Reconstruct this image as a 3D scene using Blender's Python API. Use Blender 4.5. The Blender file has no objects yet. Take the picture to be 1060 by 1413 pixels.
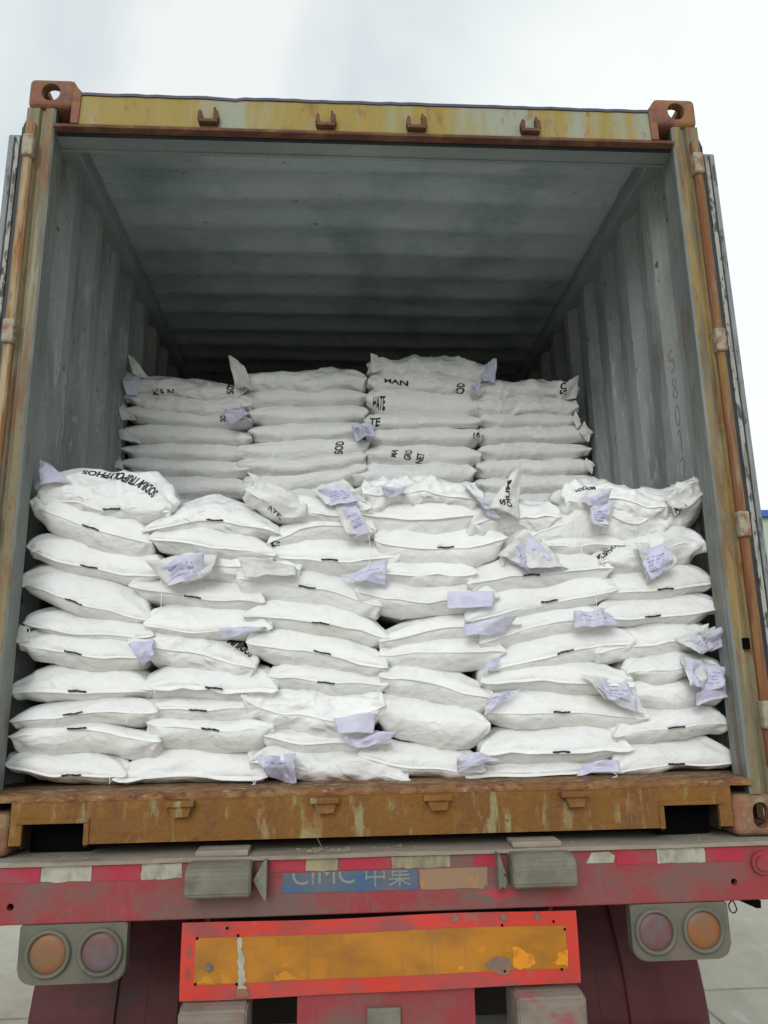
import bpy, bmesh, math, random
import numpy as np
from mathutils import Vector, Matrix
from mathutils.bvhtree import BVHTree

SC = bpy.context.scene
COL = SC.collection
random.seed(7)

# ------------------------------------------------------------------ camera
cam = bpy.data.cameras.new('camera')
cam.sensor_fit = 'VERTICAL'
cam.sensor_height = 36.0
cam.lens = 26.82
cam.clip_start = 0.05
cam.clip_end = 2000
co = bpy.data.objects.new('camera', cam)
COL.objects.link(co)
RX = Vector((0.99811306, -0.05928543, -0.01598601))
UX = Vector((0.00198918, -0.22899028, 0.97342668))
FX = Vector((0.06137067, 0.97162168, 0.22844026))
co.matrix_world = Matrix(((RX.x, UX.x, -FX.x, -0.1274), (RX.y, UX.y, -FX.y, -2.3693), (RX.z, UX.z, -FX.z, 0.4396), (0, 0, 0, 1)))
SC.camera = co

# ------------------------------------------------------------------ world: overcast sky
SUN_EL, SUN_AZ = math.radians(26), math.radians(195)      # behind the camera, a little to its left
w = bpy.data.worlds.new('World')
SC.world = w
w.use_nodes = True
nt = w.node_tree
nt.nodes.clear()
out = nt.nodes.new('ShaderNodeOutputWorld')
bg1 = nt.nodes.new('ShaderNodeBackground')
bg2 = nt.nodes.new('ShaderNodeBackground')
mx = nt.nodes.new('ShaderNodeMixShader')
sky = nt.nodes.new('ShaderNodeTexSky')
sky.sky_type = 'NISHITA'
sky.sun_disc = False
sky.sun_elevation = SUN_EL
sky.sun_rotation = SUN_AZ
nt.links.new(sky.outputs[0], bg1.inputs[0])
bg1.inputs[1].default_value = 0.1
tc = nt.nodes.new('ShaderNodeTexCoord')
no = nt.nodes.new('ShaderNodeTexNoise')
no.inputs['Scale'].default_value = 2.1
no.inputs['Detail'].default_value = 5
no.inputs['Distortion'].default_value = 0.6
nt.links.new(tc.outputs['Generated'], no.inputs['Vector'])
cr = nt.nodes.new('ShaderNodeValToRGB')
cr.color_ramp.elements[0].position = 0.40
cr.color_ramp.elements[0].color = (0.58, 0.665, 0.71, 1)
cr.color_ramp.elements[1].position = 0.60
cr.color_ramp.elements[1].color = (0.90, 0.93, 0.92, 1)
nt.links.new(no.outputs['Fac'], cr.inputs[0])
# brighter patch of cloud low on the right, where the cover is thin
dt = nt.nodes.new('ShaderNodeVectorMath'); dt.operation = 'DOT_PRODUCT'
nt.links.new(tc.outputs['Generated'], dt.inputs[0])
dt.inputs[1].default_value = Vector((0.62, 0.72, 0.42)).normalized()
mr = nt.nodes.new('ShaderNodeMapRange')
mr.interpolation_type = 'SMOOTHSTEP'
mr.inputs['From Min'].default_value = 0.78
mr.inputs['From Max'].default_value = 1.0
mr.inputs['To Min'].default_value = 0.0
mr.inputs['To Max'].default_value = 1.0
nt.links.new(dt.outputs['Value'], mr.inputs['Value'])
mc = nt.nodes.new('ShaderNodeMix'); mc.data_type = 'RGBA'
nt.links.new(mr.outputs[0], mc.inputs[0])
nt.links.new(cr.outputs[0], mc.inputs[6])
mc.inputs[7].default_value = (1.0, 1.06, 1.02, 1)
nt.links.new(mc.outputs[2], bg2.inputs[0])
bg2.inputs[1].default_value = 1.0
mx.inputs[0].default_value = 0.90
nt.links.new(bg1.outputs[0], mx.inputs[1])
nt.links.new(bg2.outputs[0], mx.inputs[2])
nt.links.new(mx.outputs[0], out.inputs[0])

sl = bpy.data.lights.new('sun', 'SUN')
sl.energy = 1.35
sl.angle = math.radians(30)
sl.color = (1.0, 1.0, 0.99)
so = bpy.data.objects.new('sun', sl)
COL.objects.link(so)
so.location = (-3, -8, 9)
sd = Vector((-math.sin(math.radians(15)) * math.cos(SUN_EL), -math.cos(math.radians(15)) * math.cos(SUN_EL), math.sin(SUN_EL)))
so.rotation_euler = sd.to_track_quat('Z', 'Y').to_euler()

SC.view_settings.view_transform = 'Standard'
SC.view_settings.look = 'None'
SC.view_settings.exposure = 0.10
SC.view_settings.gamma = 1.0
SC.render.engine = 'CYCLES'
SC.cycles.max_bounces = 8
SC.cycles.diffuse_bounces = 4

# ------------------------------------------------------------------ materials
def N(nt, t, **k):
    n = nt.nodes.new(t)
    for a, b in k.items():
        if a.startswith('i_'):
            n.inputs[a[2:].replace('_', ' ')].default_value = b
        else:
            setattr(n, a, b)
    return n

def mat(name, base, layers=(), rough=0.7, rvar=0.1, bump=(), metal=0.0, spec=0.4, perobj=0.0, trans=None, crease=None):
    """layers: (colour, (sx,sy,sz), detail, lo, hi, seed, max)  bump: ((sx,sy,sz), detail, dist)"""
    m = bpy.data.materials.new(name)
    m.use_nodes = True
    nt = m.node_tree
    L = nt.links.new
    bs = nt.nodes['Principled BSDF']
    bs.inputs['Metallic'].default_value = metal
    bs.inputs['Specular IOR Level'].default_value = spec
    tc = N(nt, 'ShaderNodeTexCoord')
    vec = tc.outputs['Object']
    rgb = N(nt, 'ShaderNodeRGB'); rgb.outputs[0].default_value = (*base, 1)
    cur = rgb.outputs[0]
    for (c, s, det, lo, hi, seed, mxv) in layers:
        mp = N(nt, 'ShaderNodeMapping'); mp.inputs['Scale'].default_value = s
        mp.inputs['Location'].default_value = (seed * 3.7, seed * 1.3, seed * 2.1)
        L(vec, mp.inputs[0])
        nz = N(nt, 'ShaderNodeTexNoise'); nz.inputs['Scale'].default_value = 1; nz.inputs['Detail'].default_value = det
        nz.inputs['Roughness'].default_value = 0.62
        L(mp.outputs[0], nz.inputs['Vector'])
        mr = N(nt, 'ShaderNodeMapRange'); mr.inputs['From Min'].default_value = lo; mr.inputs['From Max'].default_value = hi
        mr.inputs['To Max'].default_value = mxv
        L(nz.outputs['Fac'], mr.inputs['Value'])
        mi = N(nt, 'ShaderNodeMix', data_type='RGBA'); L(mr.outputs[0], mi.inputs[0]); L(cur, mi.inputs[6]); mi.inputs[7].default_value = (*c, 1)
        cur = mi.outputs[2]
    if perobj:
        oi = N(nt, 'ShaderNodeObjectInfo')
        mr = N(nt, 'ShaderNodeMapRange'); mr.inputs['To Min'].default_value = 1 - perobj; mr.inputs['To Max'].default_value = 1.0
        L(oi.outputs['Random'], mr.inputs['Value'])
        hs = N(nt, 'ShaderNodeHueSaturation'); L(mr.outputs[0], hs.inputs['Value']); L(cur, hs.inputs['Color']); cur = hs.outputs[0]
    L(cur, bs.inputs['Base Color'])
    nz = N(nt, 'ShaderNodeTexNoise'); nz.inputs['Scale'].default_value = 9; nz.inputs['Detail'].default_value = 4; L(vec, nz.inputs['Vector'])
    mr = N(nt, 'ShaderNodeMapRange'); mr.inputs['To Min'].default_value = rough - rvar; mr.inputs['To Max'].default_value = rough + rvar
    L(nz.outputs['Fac'], mr.inputs['Value']); L(mr.outputs[0], bs.inputs['Roughness'])
    nrm = None
    for (s, det, dist) in bump:
        mp = N(nt, 'ShaderNodeMapping'); mp.inputs['Scale'].default_value = s; L(vec, mp.inputs[0])
        nz = N(nt, 'ShaderNodeTexNoise'); nz.inputs['Scale'].default_value = 1; nz.inputs['Detail'].default_value = det; L(mp.outputs[0], nz.inputs['Vector'])
        bp = N(nt, 'ShaderNodeBump'); bp.inputs['Distance'].default_value = dist; bp.inputs['Strength'].default_value = 1.0
        L(nz.outputs['Fac'], bp.inputs['Height'])
        if nrm: L(nrm, bp.inputs['Normal'])
        nrm = bp.outputs[0]
    if crease:
        for sc_, dist, off in crease:
            mp = N(nt, 'ShaderNodeMapping'); mp.inputs['Scale'].default_value = (sc_, sc_, sc_ * 1.5); mp.inputs['Location'].default_value = (off, off, off)
            mp.inputs['Rotation'].default_value = (.4 + off, .3, .5)
            nz = N(nt, 'ShaderNodeTexNoise'); nz.inputs['Scale'].default_value = 3.0; L(vec, nz.inputs['Vector'])
            av = N(nt, 'ShaderNodeMix', data_type='VECTOR'); av.inputs[0].default_value = 0.22; L(vec, av.inputs[4]); L(nz.outputs['Color'], av.inputs[5])
            L(av.outputs[1], mp.inputs[0])
            vo = N(nt, 'ShaderNodeTexVoronoi', feature='DISTANCE_TO_EDGE'); vo.inputs['Scale'].default_value = 1.0; L(mp.outputs[0], vo.inputs['Vector'])
            mr = N(nt, 'ShaderNodeMapRange', interpolation_type='SMOOTHSTEP'); mr.inputs['From Max'].default_value = 0.16; L(vo.outputs['Distance'], mr.inputs['Value'])
            bp = N(nt, 'ShaderNodeBump'); bp.inputs['Distance'].default_value = dist; bp.invert = True
            L(mr.outputs[0], bp.inputs['Height'])
            if nrm: L(nrm, bp.inputs['Normal'])
            nrm = bp.outputs[0]
    if nrm: L(nrm, bs.inputs['Normal'])
    if trans:
        bs.inputs['Transmission Weight'].default_value = 0.0
        tr = N(nt, 'ShaderNodeBsdfTranslucent'); L(cur, tr.inputs[0])
        ms = N(nt, 'ShaderNodeMixShader'); ms.inputs[0].default_value = trans
        o = nt.nodes['Material Output']
        L(bs.outputs[0], ms.inputs[1]); L(tr.outputs[0], ms.inputs[2]); L(ms.outputs[0], o.inputs[0])
    return m

RUST = (0.20, 0.075, 0.03)
RUST2 = (0.30, 0.14, 0.05)
DIRT = (0.13, 0.11, 0.085)
M = {}
M['sack'] = mat('woven_fabric', (0.81, 0.815, 0.80), [((0.72, 0.715, 0.665), (5, 5, 7), 4, 0.45, 0.8, 1, 0.7)], rough=0.5, rvar=0.08,
                bump=[((8, 8, 12), 3, 0.014), ((26, 26, 40), 3, 0.0028), ((420, 420, 420), 1, 0.0004)], spec=0.4, perobj=0.07, crease=[(7, 0.0015, 0), (17, 0.0008, .7)])
M['sackb'] = mat('woven_fabric_crumpled', (0.81, 0.815, 0.80), [((0.72, 0.715, 0.665), (5, 5, 7), 4, 0.45, 0.8, 1, 0.7)], rough=0.45, rvar=0.08,
                bump=[((9, 9, 16), 2, 0.026), ((26, 26, 44), 2, 0.003), ((420, 420, 420), 1, 0.0004)], spec=0.45, perobj=0.07, crease=[(6, 0.0036, 0), (14, 0.0013, .7)])
M['hem'] = mat('sewn_hem_fabric', (0.82, 0.82, 0.79), [], rough=0.5, bump=[((260, 40, 40), 2, 0.0015)], spec=0.3)
M['ear'] = mat('loose_fabric', (0.85, 0.85, 0.82), [((0.66, 0.66, 0.68), (14, 14, 14), 3, 0.5, 0.7, 2, 0.6)], rough=0.45, bump=[((40, 40, 40), 4, 0.006)], trans=0.3)
M['tag'] = mat('lilac_paper', (0.70, 0.69, 0.85), [((0.80, 0.79, 0.91), (22, 22, 22), 3, 0.45, 0.65, 3, 0.8)], rough=0.7, bump=[((30, 30, 30), 3, 0.006)], trans=0.25)
M['tagpale'] = mat('pale_lilac_paper', (0.78, 0.78, 0.88), [((0.68, 0.66, 0.83), (14, 14, 14), 3, 0.45, 0.65, 3, 0.8)], rough=0.6, bump=[((30, 30, 30), 3, 0.006)], trans=0.35)
M['ink'] = mat('black_ink', (0.02, 0.02, 0.022), [((0.10, 0.10, 0.10), (60, 60, 60), 3, 0.5, 0.75, 4, 0.8)], rough=0.6)
M['tagink'] = mat('violet_ink', (0.34, 0.32, 0.52), [], rough=0.7)
M['marker'] = mat('faint_marker', (0.09, 0.10, 0.10), [((0.2, 0.22, 0.22), (60, 60, 30), 4, 0.5, 0.65, 4, 0.8)], rough=0.7)
M['thread'] = mat('white_thread', (0.78, 0.78, 0.74), [], rough=0.8)

M['grey'] = mat('grey_green_inner_paint', (0.22, 0.255, 0.25),
                [((0.33, 0.36, 0.35), (2.5, 2.5, 0.7), 5, 0.45, 0.75, 1, 0.8), ((0.17, 0.215, 0.225), (3, 3, 1.2), 6, 0.5, 0.75, 5, 0.75),
                 ((0.40, 0.41, 0.40), (45, 45, 7), 6, 0.62, 0.72, 8, 0.75), ((0.06, 0.065, 0.06), (26, 26, 30), 4, 0.70, 0.76, 9, 0.8)],
                rough=0.42, rvar=0.1, bump=[((3, 3, 2), 3, 0.02), ((60, 60, 60), 3, 0.001)], spec=0.5)
M['greywall'] = mat('grey_wall_paint', (0.265, 0.29, 0.29),
                [((0.33, 0.345, 0.33), (4, 4, 0.9), 6, 0.44, 0.66, 1, 0.85), ((0.13, 0.155, 0.16), (5, 5, 1.4), 7, 0.48, 0.68, 5, 0.8), ((0.20, 0.16, 0.14), (3, 3, 2.5), 6, 0.55, 0.7, 25, 0.5),
                 ((0.50, 0.50, 0.46), (50, 50, 7), 8, 0.57, 0.66, 8, 0.5), ((0.48, 0.48, 0.45), (14, 14, 9), 9, 0.60, 0.68, 18, 0.45), ((0.05, 0.05, 0.045), (24, 24, 14), 7, 0.64, 0.69, 9, 0.85)],
                rough=0.45, rvar=0.1, bump=[((3, 3, 2), 3, 0.02), ((60, 60, 60), 3, 0.001)], spec=0.45)
M['greyroof'] = mat('grey_green_roof_paint', (0.40, 0.47, 0.495),
                [((0.42, 0.45, 0.44), (1.5, 5, 3), 5, 0.45, 0.75, 1, 0.8), ((0.18, 0.25, 0.265), (2.2, 1.6, 2), 6, 0.48, 0.68, 5, 0.8), ((0.40, 0.42, 0.40), (1.2, 26, 3), 5, 0.56, 0.7, 6, 0.6),
                 ((0.04, 0.045, 0.045), (17, 42, 30), 4, 0.68, 0.70, 9, 0.9)],
                rough=0.30, rvar=0.1, bump=[((3, 3, 2), 3, 0.02), ((5, 14, 5), 4, 0.006), ((60, 60, 60), 3, 0.001)], spec=0.5)
M['post'] = mat('post_paint', (0.19, 0.16, 0.09),
                [((0.11, 0.095, 0.065), (25, 25, 1.6), 5, 0.42, 0.66, 1, 0.9), ((0.30, 0.30, 0.24), (30, 30, 2.2), 5, 0.56, 0.72, 5, 0.8), ((0.17, 0.08, 0.035), (14, 14, 4), 7, 0.50, 0.62, 8, 0.85), ((0.27, 0.19, 0.06), (18, 18, 2), 6, 0.54, 0.66, 28, 0.8), (RUST, (40, 40, 12), 6, 0.58, 0.66, 18, 0.9)],
                rough=0.65, bump=[((50, 50, 12), 5, 0.004)])
M['postin'] = mat('post_inner_paint', (0.19, 0.21, 0.20),
                [((0.29, 0.30, 0.265), (25, 25, 2), 5, 0.5, 0.7, 1, 0.8), ((0.16, 0.12, 0.08), (14, 14, 4), 7, 0.52, 0.64, 8, 0.85)],
                rough=0.55, bump=[((50, 50, 12), 5, 0.003)])
M['hinge'] = mat('rusty_hinge_rod', (0.18, 0.07, 0.03), [((0.24, 0.13, 0.045), (30, 30, 3), 5, 0.45, 0.65, 1, 0.9), ((0.30, 0.26, 0.18), (20, 20, 2.2), 5, 0.54, 0.68, 4, 0.6), ((0.13, 0.045, 0.03), (40, 40, 8), 4, 0.55, 0.7, 6, 0.9)],
                rough=0.8, bump=[((60, 60, 20), 5, 0.004)])
M['hingepale'] = mat('cream_hinge_rod', (0.36, 0.29, 0.18), [((0.27, 0.12, 0.04), (25, 25, 3), 6, 0.42, 0.56, 1, 0.9), ((0.16, 0.06, 0.03), (40, 40, 8), 4, 0.58, 0.7, 6, 0.9)], rough=0.8, bump=[((60, 60, 20), 5, 0.004)])
M['block'] = mat('pale_hinge_paint', (0.32, 0.29, 0.22), [(RUST, (30, 30, 22), 6, 0.47, 0.60, 4, 0.8)], rough=0.7, bump=[((60, 60, 60), 5, 0.003)])
M['header'] = mat('header_weathered_paint', (0.27, 0.29, 0.215),
                [((0.28, 0.20, 0.030), (4.5, 1, 0.5), 4, 0.40, 0.52, 1, 0.95), ((0.34, 0.20, 0.02), (14, 1, 1.2), 5, 0.55, 0.66, 3, 0.85),
                 ((0.22, 0.11, 0.03), (18, 18, 8), 9, 0.56, 0.66, 8, 0.85)], rough=0.6, bump=[((40, 40, 20), 4, 0.003)])
M['lip'] = mat('rusty_lip', (0.12, 0.052, 0.034), [((0.22, 0.11, 0.045), (12, 12, 12), 5, 0.45, 0.65, 1, 0.9), ((0.10, 0.06, 0.045), (30, 30, 30), 5, 0.55, 0.7, 3, 0.8)],
                rough=0.85, bump=[((70, 70, 70), 5, 0.006)])
M['edge'] = mat('bluish_dark_edge', (0.07, 0.07, 0.11), [((0.12, 0.06, 0.05), (9, 9, 9), 5, 0.5, 0.7, 1, 0.8)], rough=0.6)
M['casting'] = mat('rusted_casting', (0.22, 0.095, 0.055), [((0.32, 0.16, 0.06), (9, 9, 9), 5, 0.45, 0.65, 1, 0.8), ((0.10, 0.06, 0.06), (14, 14, 14), 5, 0.52, 0.7, 3, 0.8)],
                rough=0.8, bump=[((60, 60, 60), 5, 0.005), ((12, 12, 12), 3, 0.008)])
M['castlow'] = mat('dusty_casting', (0.20, 0.12, 0.065), [((0.28, 0.20, 0.10), (9, 9, 5), 5, 0.45, 0.65, 1, 0.8), ((0.24, 0.09, 0.06), (6, 6, 6), 5, 0.5, 0.65, 3, 0.8), ((0.28, 0.30, 0.20), (20, 20, 16), 5, 0.58, 0.68, 5, 0.7)],
                rough=0.85, bump=[((60, 60, 60), 5, 0.005), ((12, 12, 12), 3, 0.01)])
M['sill'] = mat('rusted_sill', (0.195, 0.086, 0.014),
                [((0.16, 0.068, 0.02), (9, 9, 2), 5, 0.42, 0.62, 1, 0.9), ((0.30, 0.29, 0.15), (19, 9, 5), 5, 0.56, 0.66, 3, 0.7), ((0.30, 0.27, 0.13), (34, 9, 3.2), 4, 0.60, 0.72, 13, 0.6), ((0.27, 0.125, 0.028), (12, 12, 12), 5, 0.55, 0.7, 6, 0.8),
                 ((0.13, 0.055, 0.03), (30, 30, 34), 5, 0.58, 0.7, 8, 0.8)], rough=0.8, bump=[((14, 14, 9), 5, 0.012), ((70, 70, 60), 5, 0.005)])
M['silltop'] = mat('dusty_sill_plate', (0.25, 0.14, 0.055), [((0.17, 0.07, 0.03), (13, 22, 14), 7, 0.44, 0.56, 1, 0.95), ((0.38, 0.33, 0.22), (22, 46, 36), 7, 0.52, 0.64, 3, 0.85), ((0.08, 0.05, 0.035), (30, 60, 60), 5, 0.60, 0.68, 7, 0.8)],
                rough=0.9, bump=[((30, 50, 30), 7, 0.03)])
M['lipsill'] = mat('rusted_sill_nose', (0.20, 0.085, 0.03), [((0.27, 0.15, 0.06), (14, 14, 20), 6, 0.45, 0.6, 1, 0.9), ((0.12, 0.045, 0.025), (26, 26, 40), 6, 0.52, 0.64, 4, 0.9), ((0.34, 0.30, 0.19), (30, 30, 50), 6, 0.60, 0.68, 7, 0.7)], rough=0.85, bump=[((40, 40, 60), 6, 0.012)])
M['rubber'] = mat('black_rubber', (0.018, 0.019, 0.024), [((0.06, 0.06, 0.06), (8, 8, 4), 4, 0.5, 0.8, 1, 0.6)], rough=0.6)
M['door'] = mat('grey_door_paint', (0.19, 0.21, 0.22), [((0.30, 0.31, 0.28), (40, 40, 6), 5, 0.48, 0.66, 1, 0.8), ((0.05, 0.05, 0.05), (60, 60, 14), 4, 0.55, 0.66, 4, 0.9)], rough=0.6, bump=[((60, 60, 30), 4, 0.003)])
M['doorpale'] = mat('scuffed_door_edge', (0.34, 0.34, 0.30), [((0.05, 0.05, 0.05), (60, 60, 16), 6, 0.50, 0.56, 4, 0.95), ((0.16, 0.15, 0.13), (40, 40, 5), 4, 0.5, 0.66, 6, 0.7)], rough=0.7)
M['floor'] = mat('plywood_floor', (0.17, 0.11, 0.06), [((0.10, 0.07, 0.04), (30, 3, 30), 5, 0.4, 0.7, 1, 0.9)], rough=0.8)
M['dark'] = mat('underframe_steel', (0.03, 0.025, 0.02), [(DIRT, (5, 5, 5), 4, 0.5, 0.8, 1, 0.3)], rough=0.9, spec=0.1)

TR = (0.36, 0.025, 0.05)
M['tred'] = mat('dusty_red_paint', (0.27, 0.036, 0.042),
                [((0.135, 0.095, 0.08), (3.2, 3.2, 5.5), 4, 0.44, 0.62, 1, 0.85), ((0.50, 0.02, 0.045), (6, 6, 17), 4, 0.62, 0.70, 3, 0.7), ((0.14, 0.105, 0.088), (24, 24, 5), 5, 0.52, 0.72, 6, 0.55)],
                rough=0.65, bump=[((9, 9, 9), 3, 0.006), ((80, 80, 80), 4, 0.0015)])
M['tdeck'] = mat('dusty_deck_plate', (0.25, 0.215, 0.17), [((0.33, 0.29, 0.235), (8, 14, 8), 6, 0.45, 0.7, 1, 0.8), ((0.15, 0.08, 0.06), (3, 8, 3), 5, 0.52, 0.7, 4, 0.7)], rough=0.9, bump=[((40, 40, 40), 5, 0.004)])
M['pad'] = mat('dusty_grey_steel', (0.145, 0.135, 0.105), [((0.22, 0.20, 0.155), (12, 12, 9), 5, 0.45, 0.68, 1, 0.8), ((0.08, 0.075, 0.06), (9, 9, 12), 5, 0.55, 0.7, 4, 0.7)], rough=0.7, bump=[((14, 14, 14), 4, 0.008), ((90, 90, 90), 4, 0.001)])
M['padred'] = mat('dusty_steel_with_red_traces', (0.21, 0.175, 0.14), [((0.28, 0.05, 0.06), (7, 7, 12), 5, 0.54, 0.62, 1, 0.7), ((0.13, 0.11, 0.09), (9, 9, 12), 5, 0.52, 0.7, 4, 0.7)], rough=0.75, bump=[((14, 14, 14), 4, 0.006)])
M['lampbox'] = mat('dusty_lamp_housing', (0.125, 0.12, 0.09), [((0.20, 0.11, 0.09), (7, 7, 7), 4, 0.52, 0.72, 1, 0.6), ((0.07, 0.075, 0.055), (6, 6, 6), 4, 0.5, 0.7, 5, 0.8)], rough=0.6)
M['amber'] = mat('dusty_amber_lens', (0.24, 0.095, 0.035), [((0.16, 0.11, 0.075), (16, 16, 16), 4, 0.45, 0.7, 1, 0.8)], rough=0.5)
M['redlens'] = mat('dusty_red_lens', (0.15, 0.065, 0.06), [((0.12, 0.10, 0.115), (16, 16, 16), 4, 0.42, 0.65, 1, 0.9)], rough=0.5)
M['bred'] = mat('reflector_red', (0.54, 0.040, 0.025), [((0.26, 0.06, 0.06), (4, 4, 7), 5, 0.46, 0.62, 1, 0.9), ((0.20, 0.14, 0.12), (9, 9, 9), 5, 0.60, 0.72, 5, 0.8)], rough=0.5, bump=[((14, 14, 14), 3, 0.003)])
M['borange'] = mat('reflector_orange', (0.42, 0.165, 0.008), [((0.27, 0.110, 0.014), (5, 5, 9), 5, 0.43, 0.62, 1, 0.9), ((0.55, 0.22, 0.01), (13, 13, 15), 6, 0.66, 0.72, 6, 0.8), ((0.28, 0.12, 0.03), (50, 5, 4), 4, 0.55, 0.7, 9, 0.6)], rough=0.5)
M['bright'] = mat('clean_orange_sheeting', (0.66, 0.25, 0.01), [((0.48, 0.17, 0.012), (30, 30, 30), 5, 0.5, 0.6, 6, 0.9)], rough=0.4)
M['bright2'] = mat('half_clean_orange_sheeting', (0.50, 0.20, 0.01), [((0.36, 0.15, 0.012), (30, 30, 30), 5, 0.45, 0.55, 6, 0.95)], rough=0.45)
M['grime'] = mat('grey_grime', (0.17, 0.125, 0.105), [((0.30, 0.12, 0.05), (22, 22, 22), 5, 0.48, 0.62, 6, 0.8)], rough=0.9)
M['tapered'] = mat('red_tape', (0.36, 0.02, 0.045), [((0.22, 0.07, 0.07), (12, 12, 12), 4, 0.5, 0.7, 1, 0.8)], rough=0.5)
M['tapewhite'] = mat('white_tape', (0.38, 0.37, 0.29), [((0.22, 0.20, 0.15), (20, 20, 12), 5, 0.45, 0.65, 1, 0.9), ((0.46, 0.45, 0.36), (40, 40, 14), 4, 0.58, 0.7, 4, 0.8)], rough=0.55, bump=[((60, 60, 60), 3, 0.002)])
M['tapeyellow'] = mat('yellowed_tape', (0.30, 0.26, 0.15), [((0.15, 0.12, 0.085), (20, 20, 8), 5, 0.45, 0.62, 1, 0.9)], rough=0.6)
M['blue'] = mat('dusty_blue_panel', (0.045, 0.10, 0.20), [((0.125, 0.12, 0.115), (7, 7, 9), 5, 0.40, 0.62, 1, 0.85)], rough=0.6)
M['letter'] = mat('faded_letter_paint', (0.22, 0.22, 0.19), [((0.12, 0.15, 0.19), (24, 24, 24), 4, 0.5, 0.68, 1, 0.7)], rough=0.7)
M['sticker'] = mat('faded_orange_sticker', (0.27, 0.17, 0.10), [((0.42, 0.20, 0.03), (13, 13, 13), 4, 0.58, 0.62, 1, 0.8)], rough=0.7)
M['guard'] = mat('maroon_mudguard', (0.17, 0.05, 0.055), [((0.23, 0.065, 0.07), (8, 8, 4), 4, 0.45, 0.7, 1, 0.8), ((0.08, 0.06, 0.055), (5, 5, 5), 4, 0.52, 0.72, 4, 0.7)], rough=0.6)
M['tyre'] = mat('tyre_rubber', (0.022, 0.021, 0.020), [((0.06, 0.055, 0.05), (12, 12, 12), 4, 0.5, 0.7, 1, 0.6)], rough=0.85)
M['black'] = mat('black_hole', (0.004, 0.004, 0.004), [], rough=0.95, spec=0.0)
M['ground'] = mat('pale_concrete', (0.42, 0.39, 0.32), [((0.50, 0.475, 0.40), (0.5, 0.5, 1), 6, 0.42, 0.66, 1, 0.9), ((0.34, 0.305, 0.25), (2.6, 1.4, 2), 6, 0.52, 0.7, 4, 0.7), ((0.52, 0.51, 0.46), (9, 3, 5), 6, 0.60, 0.7, 7, 0.6)], rough=0.85, bump=[((12, 12, 12), 6, 0.01)])
M['joint'] = mat('joint_filler', (0.22, 0.205, 0.17), [((0.34, 0.32, 0.27), (3, 3, 3), 5, 0.45, 0.6, 1, 0.9)], rough=0.9)
M['wallg'] = mat('pale_green_cladding', (0.42, 0.50, 0.38), [((0.36, 0.44, 0.34), (4, 4, 0.3), 3, 0.4, 0.7, 1, 0.8)], rough=0.7)
M['roofb'] = mat('blue_roof_sheet', (0.05, 0.13, 0.40), [], rough=0.5)
M['glass'] = mat('dark_window_glass', (0.05, 0.06, 0.07), [], rough=0.15)
M['straw'] = mat('dry_straw', (0.34, 0.28, 0.17), [], rough=0.9)

# ------------------------------------------------------------------ helpers
def link(name, me, parent=None, base=(0, 0, 0), smooth=False, mats=None):
    o = bpy.data.objects.new(name, me)
    COL.objects.link(o)
    if mats:
        for m in (mats if isinstance(mats, (list, tuple)) else [mats]):
            me.materials.append(m)
    if smooth:
        me.polygons.foreach_set('use_smooth', [True] * len(me.polygons))
    o.parent = parent
    return o

def bmobj(name, bm, m, parent=None, smooth=False):
    me = bpy.data.meshes.new(name)
    bmesh.ops.recalc_face_normals(bm, faces=bm.faces)
    if parent is not None:                       # world-space vertices -> local to the parent's base
        off = wloc(parent)
        for v in bm.verts:
            v.co -= off
    bm.to_mesh(me)
    bm.free()
    return link(name, me, parent, smooth=smooth, mats=m)

def wloc(o):
    v = Vector((0, 0, 0))
    while o:
        v += o.location
        o = o.parent
    return v

def thing(name, label, cat, loc=(0, 0, 0), group=None):
    o = bpy.data.objects.new(name, None)
    o.empty_display_size = 0.1
    COL.objects.link(o)
    o.location = loc
    o['label'] = label
    o['category'] = cat
    if group:
        o['group'] = group
    return o

def box(bm, x0, x1, y0, y1, z0, z1, bev=0.0, seg=2):
    r = bmesh.ops.create_cube(bm, size=1.0)
    vs = r['verts']
    for v in vs:
        v.co = Vector((x0 + (v.co.x + .5) * (x1 - x0), y0 + (v.co.y + .5) * (y1 - y0), z0 + (v.co.z + .5) * (z1 - z0)))
    if bev:
        es = list({e for v in vs for e in v.link_edges})
        bmesh.ops.bevel(bm, geom=es, offset=bev, segments=seg, profile=0.6, affect='EDGES')
    return bm

def bx(name, parent, m, x0, x1, y0, y1, z0, z1, bev=0.004, seg=2):
    bm = bmesh.new()
    box(bm, x0, x1, y0, y1, z0, z1, bev, seg)
    return bmobj(name, bm, m, parent)

def prism(bm, pts, y0, y1):
    """extrude an x-z outline along y"""
    a = [bm.verts.new((x, y0, z)) for x, z in pts]
    b = [bm.verts.new((x, y1, z)) for x, z in pts]
    bm.faces.new(a); bm.faces.new(b[::-1])
    n = len(pts)
    for i in range(n):
        bm.faces.new((a[i], b[i], b[(i + 1) % n], a[(i + 1) % n]))

def vprism(bm, pts, z0, z1):
    a = [bm.verts.new((x, y, z0)) for x, y in pts]
    b = [bm.verts.new((x, y, z1)) for x, y in pts]
    bm.faces.new(a); bm.faces.new(b[::-1])
    n = len(pts)
    for i in range(n):
        bm.faces.new((a[i], b[i], b[(i + 1) % n], a[(i + 1) % n]))

def cyl(bm, c, axis, r, depth, seg=24, r2=None):
    rot = Vector(axis).to_track_quat('Z', 'Y').to_matrix().to_4x4()
    bmesh.ops.create_cone(bm, cap_ends=True, segments=seg, radius1=r, radius2=r if r2 is None else r2, depth=depth,
                          matrix=Matrix.Translation(c) @ rot)

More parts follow.
